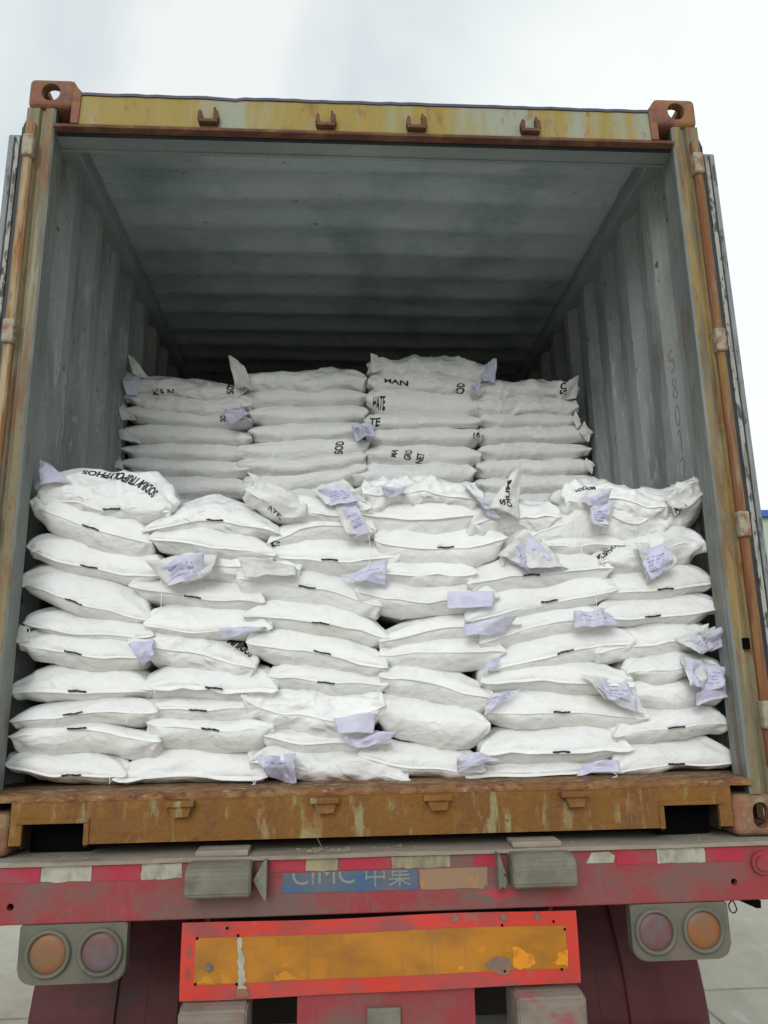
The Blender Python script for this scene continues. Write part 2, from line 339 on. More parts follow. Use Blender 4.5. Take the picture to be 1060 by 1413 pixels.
def tube(bm, pts, r, seg=6):
    pts = [Vector(p) for p in pts]
    rings = []
    for i, p in enumerate(pts):
        d = (pts[min(i + 1, len(pts) - 1)] - pts[max(i - 1, 0)]).normalized()
        a = d.orthogonal().normalized(); b_ = d.cross(a)
        rings.append([bm.verts.new(p + r * (math.cos(t) * a + math.sin(t) * b_)) for t in [2 * math.pi * k / seg for k in range(seg)]])
    for i in range(len(rings) - 1):
        for k in range(seg):
            bm.faces.new((rings[i][k], rings[i][(k + 1) % seg], rings[i + 1][(k + 1) % seg], rings[i + 1][k]))
    bm.faces.new(rings[0]); bm.faces.new(rings[-1][::-1])

def smooth_path(pts, n=8):
    pts = [Vector(p) for p in pts]
    P = [pts[0]] + pts + [pts[-1]]
    r = []
    for i in range(1, len(P) - 2):
        for k in range(n):
            t = k / n
            a, b_, c, d = P[i - 1], P[i], P[i + 1], P[i + 2]
            r.append(0.5 * ((2 * b_) + (-a + c) * t + (2 * a - 5 * b_ + 4 * c - d) * t * t + (-a + 3 * b_ - 3 * c + d) * t ** 3))
    r.append(pts[-1])
    return r

def boolean(bm_a, cutters):
    """subtract each bmesh in cutters from bm_a, return a mesh"""
    def tmp(bm):
        me = bpy.data.meshes.new('tmp'); bm.to_mesh(me); bm.free()
        o = bpy.data.objects.new('tmp', me); COL.objects.link(o); return o
    a = tmp(bm_a); cs = [tmp(c) for c in cutters]
    for c in cs:
        md = a.modifiers.new('b', 'BOOLEAN'); md.operation = 'DIFFERENCE'; md.solver = 'EXACT'; md.object = c
    dg = bpy.context.evaluated_depsgraph_get()
    me = bpy.data.meshes.new_from_object(a.evaluated_get(dg))
    for o in [a] + cs:
        m_ = o.data
        bpy.data.objects.remove(o); bpy.data.meshes.remove(m_)
    return me

_font_curve = None
def text_bm(s, font_offset=0.02, res=3):
    """text as a flat mesh filling 0..1 in x and 0..1 in y"""
    cu = bpy.data.curves.new('t', 'FONT')
    cu.body = s; cu.size = 1.0; cu.offset = font_offset; cu.resolution_u = res
    o = bpy.data.objects.new('t', cu); COL.objects.link(o)
    dg = bpy.context.evaluated_depsgraph_get()
    me = bpy.data.meshes.new_from_object(o.evaluated_get(dg))
    bpy.data.objects.remove(o); bpy.data.curves.remove(cu)
    bm = bmesh.new(); bm.from_mesh(me); bpy.data.meshes.remove(me)
    xs = [v.co.x for v in bm.verts]; ys = [v.co.y for v in bm.verts]
    x0, x1, y0, y1 = min(xs), max(xs), min(ys), max(ys)
    for v in bm.verts:
        v.co.x = (v.co.x - x0) / (x1 - x0); v.co.y = (v.co.y - y0) / (y1 - y0); v.co.z = 0
    return bm

# numpy value noise
_rng = np.random.RandomState(11)
_LAT = _rng.rand(32, 32, 32)
def vnoise(P):
    P = P + 100.0
    i = np.floor(P).astype(int); f = P - i; f = f * f * (3 - 2 * f)
    r = 0
    for dx in (0, 1):
        for dy in (0, 1):
            for dz in (0, 1):
                w_ = (f[:, 0] if dx else 1 - f[:, 0]) * (f[:, 1] if dy else 1 - f[:, 1]) * (f[:, 2] if dz else 1 - f[:, 2])
                r = r + w_ * _LAT[(i[:, 0] + dx) % 32, (i[:, 1] + dy) % 32, (i[:, 2] + dz) % 32]
    return r
def fbm(P, o=3):
    s = 0; a = 1; t = 0
    for k in range(o):
        s = s + a * vnoise(P * 2 ** k + 17.3 * k); t += a; a *= .5
    return s / t
def ridge(P):
    return 1 - np.abs(2 * vnoise(P) - 1)

BAGS = [
 (1,1,0.146,(-1.111,1.092),(-0.688,1.044),1.200,1.059,1.031,{'c': 2.2, 'dash': 1}),
 (1,2,0.136,(-1.128,1.067),(-0.749,0.931),1.071,0.983,0.920,{'dash': 1}),
 (1,3,0.146,(-1.128,0.920),(-0.706,0.828),0.942,0.847,0.821,{'dash': 1}),
 (1,4,0.140,(-1.149,0.809),(-0.743,0.676),0.840,0.731,0.699,{'dash': 1}),
 (1,5,0.140,(-1.116,0.671),(-0.727,0.628),0.709,0.636,0.612,{}),
 (1,6,0.128,(-1.158,0.609),(-0.752,0.561),0.642,0.570,0.527,{'dash': 1}),
 (1,7,0.146,(-1.176,0.460),(-0.719,0.455),0.542,0.463,0.432,{'dash': 1, 'hem': 2}),
 (1,8,0.123,(-1.164,0.368),(-0.699,0.391),0.436,0.390,0.343,{'dash': 1}),
 (1,9,0.129,(-1.164,0.323),(-0.687,0.301),0.351,0.338,0.266,{'dash': 1, 'c': 1.25}),
 (1,10,0.133,(-1.132,0.241),(-0.786,0.202),0.274,0.207,0.174,{'dash': 1}),
 (2,1,0.142,(-0.759,0.966),(-0.329,0.955),1.116,1.000,0.954,{'dash': 1, 'c': 1.5, 'peak': 1}),
 (2,2,0.128,(-0.736,0.946),(-0.337,0.886),0.990,0.921,0.882,{}),
 (2,3,0.144,(-0.723,0.852),(-0.261,0.837),0.902,0.846,0.803,{'c': 1.6}),
 (2,4,0.147,(-0.793,0.788),(-0.376,0.732),0.841,0.752,0.715,{'dash': 1}),
 (2,5,0.127,(-0.737,0.661),(-0.349,0.645),0.728,0.642,0.618,{}),
 (2,6,0.137,(-0.784,0.603),(-0.400,0.518),0.636,0.572,0.515,{'c': 1.7}),
 (2,7,0.123,(-0.730,0.466),(-0.329,0.451),0.538,0.461,0.425,{'dash': 1, 'hem': 2}),
 (2,8,0.132,(-0.718,0.404),(-0.388,0.398),0.434,0.397,0.349,{'dash': 1}),
 (2,9,0.124,(-0.707,0.358),(-0.341,0.338),0.363,0.335,0.265,{'dash': 1, 'c': 1.15}),
 (2,10,0.146,(-0.804,0.190),(-0.358,0.187),0.276,0.195,0.164,{'hem': 2}),
 (3,1,0.133,(-0.421,1.108),(-0.023,1.047),1.101,1.037,1.001,{'c': 1.5}),
 (3,2,0.146,(-0.348,0.921),(-0.008,0.969),1.046,0.993,0.945,{'c': 1.2}),
 (3,3,0.142,(-0.343,0.891),(0.083,0.893),0.963,0.871,0.832,{'dash': 1}),
 (3,4,0.144,(-0.446,0.807),(0.008,0.714),0.850,0.780,0.716,{'dash': 1, 'c': 1.3}),
 (3,5,0.127,(-0.422,0.684),(0.027,0.608),0.737,0.664,0.628,{'dash': 1}),
 (3,6,0.125,(-0.406,0.600),(0.023,0.516),0.642,0.564,0.518,{'dash': 1}),
 (3,7,0.137,(-0.340,0.494),(0.025,0.461),0.533,0.473,0.435,{'dash': 1}),
 (3,8,0.127,(-0.418,0.432),(0.012,0.398),0.440,0.356,0.307,{'c': 2}),
 (3,9,0.141,(-0.358,0.316),(0.031,0.284),0.322,0.284,0.247,{'c': 1.2}),
 (3,10,0.133,(-0.389,0.234),(0.086,0.168),0.259,0.208,0.162,{'c': 2}),
 (4,1,0.136,(-0.027,1.093),(0.361,1.072),1.159,1.101,1.072,{'c': 2.2}),
 (4,2,0.146,(-0.071,1.042),(0.382,1.041),1.109,1.017,0.957,{'hem': 2}),
 (4,3,0.136,(0.010,0.935),(0.437,0.940),0.976,0.909,0.844,{'dash': 1}),
 (4,4,0.126,(0.023,0.825),(0.328,0.823),0.865,0.820,0.783,{}),
 (4,5,0.127,(-0.057,0.763),(0.398,0.742),0.800,0.729,0.686,{'c': 1.2}),
 (4,6,0.136,(0.020,0.597),(0.468,0.651),0.689,0.639,0.600,{}),
 (4,7,0.136,(0.019,0.553),(0.415,0.560),0.619,0.566,0.508,{}),
 (4,8,0.138,(0.018,0.489),(0.374,0.406),0.516,0.459,0.399,{}),
 (4,9,0.133,(0.007,0.403),(0.350,0.329),0.408,0.342,0.266,{'smooth': 1}),
 (4,10,0.139,(-0.050,0.248),(0.327,0.192),0.275,0.202,0.166,{}),
 (5,1,0.133,(0.339,0.990),(0.629,1.015),1.089,1.023,0.965,{'c': 1.6}),
 (5,2,0.138,(0.439,0.871),(0.814,1.016),1.059,0.988,0.877,{'c': 1.2}),
 (5,3,0.141,(0.562,0.913),(0.847,0.919),0.980,0.923,0.887,{}),
 (5,4,0.127,(0.317,0.782),(0.794,0.832),0.903,0.817,0.770,{'dash': 1}),
 (5,5,0.132,(0.303,0.662),(0.805,0.764),0.818,0.716,0.683,{'dash': 1}),
 (5,6,0.135,(0.349,0.586),(0.773,0.667),0.715,0.649,0.600,{}),
 (5,7,0.139,(0.377,0.500),(0.852,0.590),0.634,0.557,0.507,{'dash': 1}),
 (5,8,0.129,(0.347,0.465),(0.835,0.444),0.543,0.466,0.432,{}),
 (5,9,0.136,(0.362,0.369),(0.871,0.342),0.445,0.363,0.313,{'dash': 1}),
 (5,10,0.138,(0.338,0.245),(0.815,0.248),0.324,0.250,0.210,{'dash': 1, 'hem': 2}),
 (5,11,0.144,(0.290,0.171),(0.778,0.177),0.219,0.179,0.154,{}),
 (6,1,0.132,(0.668,1.071),(1.001,1.045),1.137,1.074,1.023,{'c': 2.5}),
 (6,2,0.138,(0.780,1.036),(1.161,1.119),1.082,1.013,0.941,{'c': 2.6}),
 (6,3,0.128,(0.771,0.855),(1.122,0.921),0.966,0.899,0.845,{'c': 1.8}),
 (6,4,0.135,(0.766,0.755),(1.161,0.784),0.864,0.764,0.731,{'dash': 1}),
 (6,5,0.127,(0.746,0.672),(1.162,0.696),0.753,0.671,0.649,{'dash': 1}),
 (6,6,0.145,(0.738,0.554),(1.134,0.596),0.670,0.589,0.543,{}),
 (6,7,0.133,(0.835,0.486),(1.131,0.496),0.563,0.498,0.461,{'c': 1.4}),
 (6,8,0.143,(0.832,0.407),(1.158,0.411),0.473,0.414,0.376,{'smooth': 1, 'c': 1.3}),
 (6,9,0.133,(0.774,0.285),(1.161,0.319),0.380,0.314,0.277,{'dash': 1}),
 (6,10,0.145,(0.769,0.180),(1.167,0.200),0.283,0.194,0.165,{'dash': 1}),
 (7,0,1.168,(-1.169,1.932),(-0.579,1.884),1.968,1.885,1.848,{'c': 2.2}),
 (7,1,1.166,(-1.184,1.848),(-0.555,1.808),1.882,1.798,1.768,{'c': 1.6}),
 (7,2,1.172,(-1.188,1.783),(-0.551,1.735),1.804,1.737,1.710,{'c': 1}),
 (7,3,1.178,(-1.176,1.671),(-0.549,1.644),1.727,1.654,1.620,{}),
 (7,4,1.179,(-1.185,1.587),(-0.551,1.571),1.637,1.570,1.542,{}),
 (7,5,1.172,(-1.195,1.513),(-0.555,1.485),1.554,1.492,1.460,{}),
 (7,6,1.160,(-1.168,1.409),(-0.558,1.395),1.470,1.400,1.349,{}),
 (7,7,1.172,(-1.149,1.317),(-0.551,1.299),1.364,1.308,1.274,{}),
 (8,0,1.164,(-0.608,1.943),(0.013,1.957),2.019,1.938,1.901,{'c': 1.8}),
 (8,1,1.176,(-0.593,1.849),(0.016,1.869),1.941,1.855,1.817,{'c': 1.3}),
 (8,2,1.179,(-0.553,1.775),(0.019,1.787),1.842,1.762,1.731,{}),
 (8,3,1.170,(-0.549,1.675),(0.018,1.700),1.743,1.673,1.642,{}),
 (8,4,1.172,(-0.606,1.583),(0.024,1.619),1.660,1.585,1.538,{}),
 (8,5,1.160,(-0.596,1.510),(0.009,1.555),1.566,1.501,1.461,{}),
 (8,6,1.171,(-0.567,1.423),(0.009,1.497),1.495,1.428,1.387,{}),
 (8,7,1.161,(-0.540,1.339),(-0.014,1.331),1.412,1.336,1.288,{}),
 (9,0,1.173,(0.040,2.023),(0.659,1.998),2.097,2.014,1.981,{'c': 2.4}),
 (9,1,1.167,(0.035,1.935),(0.609,1.901),2.022,1.933,1.896,{'c': 1.8}),
 (9,2,1.176,(0.027,1.854),(0.592,1.820),1.943,1.833,1.779,{'c': 1.2}),
 (9,3,1.159,(0.018,1.726),(0.581,1.729),1.800,1.728,1.704,{}),
 (9,4,1.161,(0.024,1.648),(0.579,1.662),1.723,1.654,1.618,{}),
 (9,5,1.174,(0.017,1.571),(0.573,1.562),1.644,1.565,1.510,{'c': 1.3}),
 (9,6,1.170,(-0.051,1.460),(0.544,1.479),1.533,1.457,1.409,{}),
 (9,7,1.172,(-0.052,1.370),(0.539,1.362),1.430,1.356,1.307,{}),
 (10,0,1.178,(0.582,1.906),(1.086,1.910),1.988,1.908,1.877,{'c': 2}),
 (10,1,1.170,(0.576,1.810),(1.073,1.813),1.897,1.811,1.780,{'c': 1.5}),
 (10,2,1.177,(0.582,1.744),(1.078,1.746),1.806,1.741,1.713,{}),
 (10,3,1.170,(0.581,1.665),(1.137,1.679),1.730,1.663,1.631,{}),
 (10,4,1.180,(0.579,1.586),(1.126,1.595),1.652,1.584,1.547,{}),
 (10,5,1.174,(0.563,1.498),(1.135,1.511),1.562,1.496,1.455,{}),
 (10,6,1.162,(0.557,1.410),(1.168,1.425),1.468,1.408,1.362,{}),
 (10,7,1.167,(0.554,1.332),(1.145,1.339),1.384,1.322,1.276,{}),
]
FLAPS = [
 (1,1,'t',[(-1.127,0.162,1.219),(-1.092,0.162,1.199),(-1.016,0.150,1.140),(-1.109,0.150,1.120)],0,1.0),
 (1,2,'w',[(-1.128,0.142,1.073),(-1.112,0.142,1.078),(-1.086,0.130,1.041),(-1.115,0.130,1.031)],0,0.5),
 (1,3,'w',[(-1.124,0.142,0.922),(-1.111,0.142,0.927),(-1.088,0.130,0.900),(-1.112,0.130,0.891)],0,0.5),
 (1,4,'w',[(-1.147,0.142,0.815),(-1.131,0.142,0.822),(-1.097,0.130,0.792),(-1.132,0.130,0.778)],0,0.5),
 (1,6,'w',[(-1.135,0.142,0.662),(-1.114,0.142,0.654),(-1.099,0.130,0.608),(-1.154,0.130,0.600)],0,0.6),
 (2,3,'w',[(-0.745,0.138,0.854),(-0.519,0.138,0.893),(-0.527,0.126,0.811),(-0.669,0.126,0.772)],0,1.3),
 (2,3,'t',[(-0.718,0.124,0.842),(-0.552,0.124,0.877),(-0.557,0.112,0.804),(-0.661,0.112,0.769)],3,1.6),
 (2,3,'w',[(-0.449,0.132,0.868),(-0.262,0.132,0.843),(-0.263,0.120,0.810),(-0.423,0.120,0.799)],0,1.2),
 (3,1,'w',[(-0.434,0.162,1.164),(-0.227,0.162,1.077),(-0.228,0.150,1.009),(-0.340,0.150,1.009)],0,1.0),
 (3,1,'w',[(-0.217,0.156,1.116),(-0.104,0.156,1.142),(-0.025,0.144,1.064),(-0.164,0.144,1.053)],0,1.0),
 (3,1,'t',[(-0.189,0.142,1.102),(-0.106,0.142,1.125),(-0.047,0.130,1.056),(-0.150,0.130,1.046)],4,1.2),
 (3,1,'w',[(-0.135,0.138,1.053),(-0.075,0.138,1.070),(-0.005,0.126,0.955),(-0.096,0.126,0.945)],0,0.8),
 (3,1,'t',[(-0.111,0.124,1.037),(-0.067,0.124,1.052),(-0.015,0.112,0.950),(-0.083,0.112,0.941)],3,1.0),
 (4,1,'t',[(0.017,0.132,1.102),(0.092,0.132,1.125),(0.105,0.120,1.086),(0.035,0.120,1.071)],2,1.6),
 (4,1,'w',[(0.292,0.138,1.120),(0.362,0.138,1.086),(0.450,0.126,1.009),(0.371,0.126,1.031)],0,1.0),
 (4,1,'t',[(0.311,0.124,1.103),(0.362,0.124,1.072),(0.426,0.112,1.003),(0.368,0.112,1.024)],3,1.2),
 (5,1,'w',[(0.476,0.142,1.170),(0.520,0.142,1.183),(0.489,0.130,1.002),(0.381,0.130,1.033)],0,1.2),
 (5,2,'w',[(0.411,0.138,0.880),(0.520,0.138,0.966),(0.668,0.126,0.829),(0.508,0.126,0.825)],0,1.3),
 (5,2,'t',[(0.441,0.124,0.869),(0.522,0.124,0.946),(0.629,0.112,0.824),(0.511,0.112,0.820)],4,1.6),
 (6,1,'t',[(0.708,0.124,1.061),(0.806,0.124,1.087),(0.788,0.112,1.038),(0.727,0.112,1.033)],0,1.4),
 (6,1,'w',[(0.727,0.138,1.048),(0.836,0.138,1.065),(0.793,0.126,0.973),(0.735,0.126,0.976)],0,1.0),
 (6,1,'t',[(0.731,0.124,1.033),(0.811,0.124,1.049),(0.777,0.112,0.967),(0.735,0.112,0.970)],4,1.2),
 (6,2,'w',[(1.004,0.142,1.071),(1.166,0.142,1.149),(1.153,0.130,1.088),(1.030,0.130,1.001)],0,1.6),
 (6,3,'w',[(0.874,0.138,0.909),(0.992,0.138,0.926),(1.008,0.126,0.834),(0.918,0.126,0.776)],0,1.4),
 (6,3,'t',[(0.890,0.124,0.894),(0.978,0.124,0.909),(0.987,0.112,0.827),(0.919,0.112,0.776)],5,1.8),
 (4,4,'t',[(-0.119,0.124,0.814),(0.037,0.124,0.850),(0.030,0.112,0.776),(-0.058,0.112,0.779)],1,1.4),
 (4,5,'t',[(0.234,0.127,0.752),(0.392,0.127,0.753),(0.382,0.115,0.702),(0.233,0.115,0.698)],0,0.3),
 (2,5,'t',[(-0.502,0.124,0.628),(-0.352,0.124,0.654),(-0.358,0.112,0.634),(-0.490,0.112,0.604)],0,0.8),
 (4,6,'t',[(0.285,0.124,0.647),(0.459,0.124,0.661),(0.415,0.112,0.616),(0.282,0.112,0.604)],0,0.9),
 (5,6,'t',[(0.649,0.124,0.676),(0.764,0.124,0.704),(0.789,0.112,0.640),(0.649,0.112,0.625)],2,1.6),
 (6,6,'w',[(0.997,0.138,0.595),(1.174,0.138,0.642),(1.166,0.126,0.571),(1.052,0.126,0.538)],0,1.3),
 (6,6,'t',[(1.023,0.124,0.586),(1.154,0.124,0.628),(1.146,0.112,0.565),(1.061,0.112,0.536)],3,1.6),
 (6,6,'w',[(1.073,0.124,0.633),(1.103,0.124,0.638),(1.098,0.112,0.594),(1.070,0.112,0.590)],0,1.0),
 (6,7,'w',[(1.010,0.138,0.534),(1.175,0.138,0.495),(1.144,0.126,0.427),(1.007,0.126,0.435)],0,1.3),
 (6,7,'t',[(1.026,0.124,0.520),(1.147,0.124,0.486),(1.122,0.112,0.426),(1.020,0.112,0.432)],4,1.6),
 (6,8,'t',[(1.033,0.124,0.404),(1.147,0.124,0.444),(1.143,0.112,0.400),(1.034,0.112,0.377)],0,1.0),
 (2,6,'t',[(-0.778,0.124,0.599),(-0.709,0.124,0.616),(-0.696,0.112,0.561),(-0.728,0.112,0.524)],0,1.8),
 (5,8,'t',[(0.360,0.124,0.415),(0.470,0.124,0.441),(0.390,0.112,0.392),(0.332,0.112,0.362)],1,1.4),
 (5,8,'w',[(0.655,0.138,0.478),(0.840,0.138,0.462),(0.860,0.126,0.347),(0.733,0.126,0.405)],0,0.8),
 (5,8,'t',[(0.684,0.124,0.465),(0.820,0.124,0.451),(0.832,0.112,0.349),(0.739,0.112,0.400)],3,1.0),
 (3,8,'t',[(-0.141,0.124,0.361),(-0.006,0.124,0.374),(-0.014,0.112,0.311),(-0.123,0.112,0.311)],0,0.6),
 (3,9,'t',[(-0.123,0.124,0.297),(0.055,0.124,0.298),(0.017,0.112,0.278),(-0.082,0.112,0.267)],0,1.6),
 (3,10,'t',[(-0.383,0.124,0.244),(-0.251,0.124,0.254),(-0.250,0.112,0.168),(-0.336,0.112,0.176)],1,2.2),
 (4,10,'t',[(0.250,0.124,0.231),(0.315,0.124,0.247),(0.381,0.112,0.216),(0.251,0.112,0.191)],0,2.0),
 (5,11,'t',[(0.642,0.124,0.196),(0.763,0.124,0.214),(0.762,0.112,0.173),(0.622,0.112,0.170)],0,1.0),
 (4,7,'t',[(0.326,0.124,0.498),(0.405,0.124,0.542),(0.391,0.112,0.515),(0.343,0.112,0.486)],0,1.0),
 (7,1,'t',[(-1.193,1.162,2.001),(-1.075,1.162,1.949),(-1.087,1.150,1.850),(-1.135,1.150,1.838)],0,1.0),
 (7,1,'w',[(-1.151,1.172,2.071),(-1.118,1.172,2.044),(-1.040,1.160,1.941),(-1.116,1.160,1.948)],0,0.8),
 (7,2,'w',[(-1.193,1.162,1.839),(-1.164,1.162,1.813),(-1.087,1.150,1.720),(-1.155,1.150,1.720)],0,0.8),
 (7,2,'t',[(-0.680,1.132,1.753),(-0.592,1.132,1.798),(-0.548,1.120,1.742),(-0.635,1.120,1.683)],0,1.8),
 (7,3,'w',[(-1.169,1.162,1.680),(-1.129,1.162,1.681),(-1.053,1.150,1.604),(-1.148,1.150,1.611)],0,0.8),
 (7,5,'w',[(-1.193,1.162,1.571),(-1.158,1.162,1.550),(-1.126,1.150,1.468),(-1.181,1.150,1.482)],0,0.8),
 (8,1,'w',[(-0.658,1.132,2.043),(-0.576,1.132,1.994),(-0.530,1.120,1.861),(-0.614,1.120,1.890)],0,1.4),
 (8,3,'t',[(-0.061,1.132,1.690),(0.037,1.132,1.709),(0.057,1.120,1.627),(-0.034,1.120,1.612)],4,1.0),
 (9,1,'t',[(0.613,1.162,2.043),(0.672,1.162,2.044),(0.664,1.150,1.937),(0.583,1.150,1.929)],0,1.6),
 (9,1,'w',[(0.040,1.172,2.081),(0.073,1.172,2.073),(0.100,1.160,1.990),(0.042,1.160,1.982)],0,1.0),
 (9,1,'t',[(0.538,1.142,1.917),(0.590,1.142,1.941),(0.570,1.130,1.866),(0.526,1.130,1.851)],3,1.0),
 (10,1,'w',[(1.024,1.172,1.934),(1.094,1.172,1.974),(1.074,1.160,1.859),(1.022,1.160,1.851)],0,1.0),
 (10,2,'w',[(1.047,1.172,1.741),(1.069,1.172,1.791),(1.088,1.160,1.706),(1.061,1.160,1.691)],0,0.8),
 (10,3,'w',[(1.075,1.162,1.676),(1.101,1.162,1.726),(1.129,1.150,1.665),(1.110,1.150,1.612)],0,1.2),
 (10,5,'w',[(1.094,1.162,1.541),(1.128,1.162,1.511),(1.116,1.150,1.452),(1.078,1.150,1.478)],0,1.0),
 (10,6,'w',[(1.077,1.162,1.408),(1.176,1.162,1.430),(1.165,1.150,1.390),(1.091,1.150,1.361)],0,1.4),
]
TEXTS = [
 (1,1,'SODIUM TRIPOLYPHOS',[(-0.729,1.107),(-0.825,1.173),(-0.999,1.194)],[(-0.750,1.084),(-0.845,1.142),(-0.997,1.178)]),
 (2,6,'SODIUM',[(-0.395,0.570),(-0.429,0.598),(-0.481,0.620)],[(-0.411,0.551),(-0.447,0.577),(-0.490,0.601)]),
 (3,1,'ATE',[(-0.362,1.045),(-0.342,1.027),(-0.320,1.009)],[(-0.355,1.055),(-0.335,1.037),(-0.312,1.019)]),
 (3,2,'E',[(-0.351,0.914),(-0.336,0.909),(-0.321,0.911)],[(-0.344,0.932),(-0.331,0.926),(-0.317,0.931)]),
 (6,3,'HOSPHATE',[(0.757,0.857),(0.799,0.882),(0.841,0.920)],[(0.750,0.872),(0.791,0.900),(0.832,0.935)]),
 (6,1,'SODIUM',[(0.692,1.094),(0.731,1.105),(0.773,1.110)],[(0.698,1.110),(0.735,1.121),(0.772,1.126)]),
 (6,2,'TRI',[(1.027,1.020),(1.048,1.014),(1.071,1.033)],[(1.026,1.035),(1.047,1.030),(1.067,1.048)]),
 (7,0,'MA N',[(-1.030,1.870),(-0.977,1.866),(-0.921,1.863)],[(-1.031,1.896),(-0.978,1.893),(-0.922,1.890)]),
 (7,0,'SOD',[(-0.631,1.869),(-0.632,1.904),(-0.633,1.938)],[(-0.667,1.869),(-0.668,1.903),(-0.669,1.938)]),
 (7,2,'SOD',[(-0.666,1.723),(-0.667,1.753),(-0.668,1.783)],[(-0.695,1.723),(-0.696,1.753),(-0.697,1.783)]),
 (8,4,'SOD',[(-0.099,1.565),(-0.096,1.598),(-0.089,1.628)],[(-0.142,1.565),(-0.138,1.598),(-0.131,1.628)]),
 (9,1,'MAN',[(0.109,1.933),(0.164,1.929),(0.229,1.922)],[(0.109,1.956),(0.164,1.953),(0.230,1.945)]),
 (9,1,'SOD',[(0.510,1.870),(0.511,1.901),(0.512,1.932)],[(0.462,1.869),(0.467,1.901),(0.472,1.932)]),
 (9,2,'HATE',[(0.049,1.801),(0.078,1.797),(0.111,1.797)],[(0.054,1.862),(0.083,1.863),(0.112,1.867)]),
 (9,3,'TE',[(0.030,1.699),(0.055,1.700),(0.083,1.700)],[(0.034,1.741),(0.059,1.741),(0.087,1.745)]),
 (9,5,'MA',[(0.160,1.544),(0.164,1.563),(0.172,1.585)],[(0.132,1.551),(0.136,1.570),(0.143,1.592)]),
 (9,5,'GRO',[(0.232,1.533),(0.236,1.559),(0.244,1.585)],[(0.196,1.537),(0.200,1.563),(0.208,1.585)]),
 (9,5,'NET',[(0.292,1.522),(0.296,1.544),(0.301,1.570)],[(0.256,1.525),(0.261,1.548),(0.265,1.570)]),
 (9,4,'S',[(0.572,1.631),(0.573,1.650),(0.574,1.672)],[(0.539,1.630),(0.540,1.649),(0.541,1.672)]),
 (10,0,'SO',[(1.037,1.882),(1.040,1.914),(1.042,1.946)],[(0.992,1.882),(0.998,1.914),(1.004,1.945)]),
 (5,1,'DIUM',[(0.466,1.038),(0.460,1.079),(0.471,1.137)],[(0.448,1.038),(0.443,1.079),(0.456,1.134)]),
 (5,1,'S',[(0.441,1.043),(0.441,1.053),(0.442,1.064)],[(0.418,1.043),(0.418,1.053),(0.419,1.064)]),
]
THREADS = [
 (3,1,[(-0.023,0.100,0.943),(-0.019,0.100,0.884),(-0.024,0.100,0.827)]),
 (6,1,[(0.694,0.100,1.015),(0.689,0.100,0.947),(0.688,0.100,0.866)]),
 (2,3,[(-0.693,0.105,0.799),(-0.689,0.105,0.752),(-0.688,0.105,0.695)]),
 (5,5,[(0.724,0.100,0.740),(0.724,0.100,0.704),(0.718,0.100,0.654)]),
 (1,7,[(-1.159,0.120,0.462),(-1.166,0.120,0.449),(-1.162,0.120,0.431)]),
 (2,7,[(-0.720,0.120,0.466),(-0.702,0.120,0.455),(-0.697,0.120,0.443)]),
 (1,8,[(-0.758,0.110,0.394),(-0.772,0.110,0.377),(-0.778,0.110,0.356)]),
 (2,10,[(-0.392,0.100,0.196),(-0.385,0.100,0.179),(-0.378,0.100,0.168)]),
 (3,10,[(-0.383,0.100,0.187),(-0.376,0.100,0.176),(-0.387,0.100,0.168)]),
 (1,10,[(-0.817,0.100,0.205),(-0.812,0.100,0.190),(-0.814,0.100,0.180)]),
 (5,11,[(0.731,0.090,0.180),(0.744,0.090,0.171),(0.728,0.090,0.165)]),
 (1,6,[(-1.107,0.110,0.656),(-1.092,0.110,0.645),(-1.098,0.110,0.631)]),
 (6,4,[(1.138,0.100,0.777),(1.147,0.100,0.770),(1.141,0.100,0.760)]),
 (6,5,[(1.140,0.100,0.693),(1.147,0.100,0.683),(1.136,0.100,0.676)]),
]


# ------------------------------------------------------------------ ground and distance
def build_ground():
    bm = bmesh.new()
    n = 40
    S = 400.0
    vs = [[bm.verts.new((-S + 2 * S * i / n, -S + 2 * S * j / n, -1.3)) for j in range(n + 1)] for i in range(n + 1)]
    for i in range(n):
        for j in range(n):
            bm.faces.new((vs[i][j], vs[i + 1][j], vs[i + 1][j + 1], vs[i][j + 1]))
    o = bmobj('ground', bm, M['ground'])
    o['kind'] = 'structure'
build_ground()
bm = bmesh.new()
for k in range(-6, 12):
    box(bm, -60, 60, k * 4.5 - 2.0, k * 4.5 - 1.985, -1.2995, -1.296)
for k in range(-12, 13):
    box(bm, k * 5 + 1.9, k * 5 + 1.915, -30, 52, -1.2995, -1.2955)
o = bmobj('ground_joints', bm, M['joint'])
o['kind'] = 'structure'

def build_warehouse():
    t = thing('warehouse', 'pale green warehouse with a blue roof edge seen beyond the right door', 'building', (34, 30, -1.3))
    bx('wall', t, M['wallg'], 17.0, 60, 30, 55, -1.3, 7.75, 0)
    bm = bmesh.new()
    box(bm, 16.7, 60.3, 29.7, 55.3, 7.755, 8.05, 0.02)
    for k in range(60):
        x = 17 + k * 0.72
        box(bm, x, x + .1, 29.6, 29.695, 7.78, 8.03)
    bmobj('roof', bm, M['roofb'], t)
    for k in range(7):
        x = 20 + k * 5.4
        f = bx('window', t, M['tdeck'], x - 1.1, x + 1.1, 29.93, 29.995, 1.2, 3.2, 0.01)
        bx('pane', f, M['glass'], x - 1.0, x + 1.0, 29.90, 29.925, 1.3, 3.1, 0)
build_warehouse()

# ------------------------------------------------------------------ container
C = thing('shipping_container', 'open rusty grey shipping container loaded with white sacks on the trailer', 'container', (0, 0, 0))
LEN = 6.058

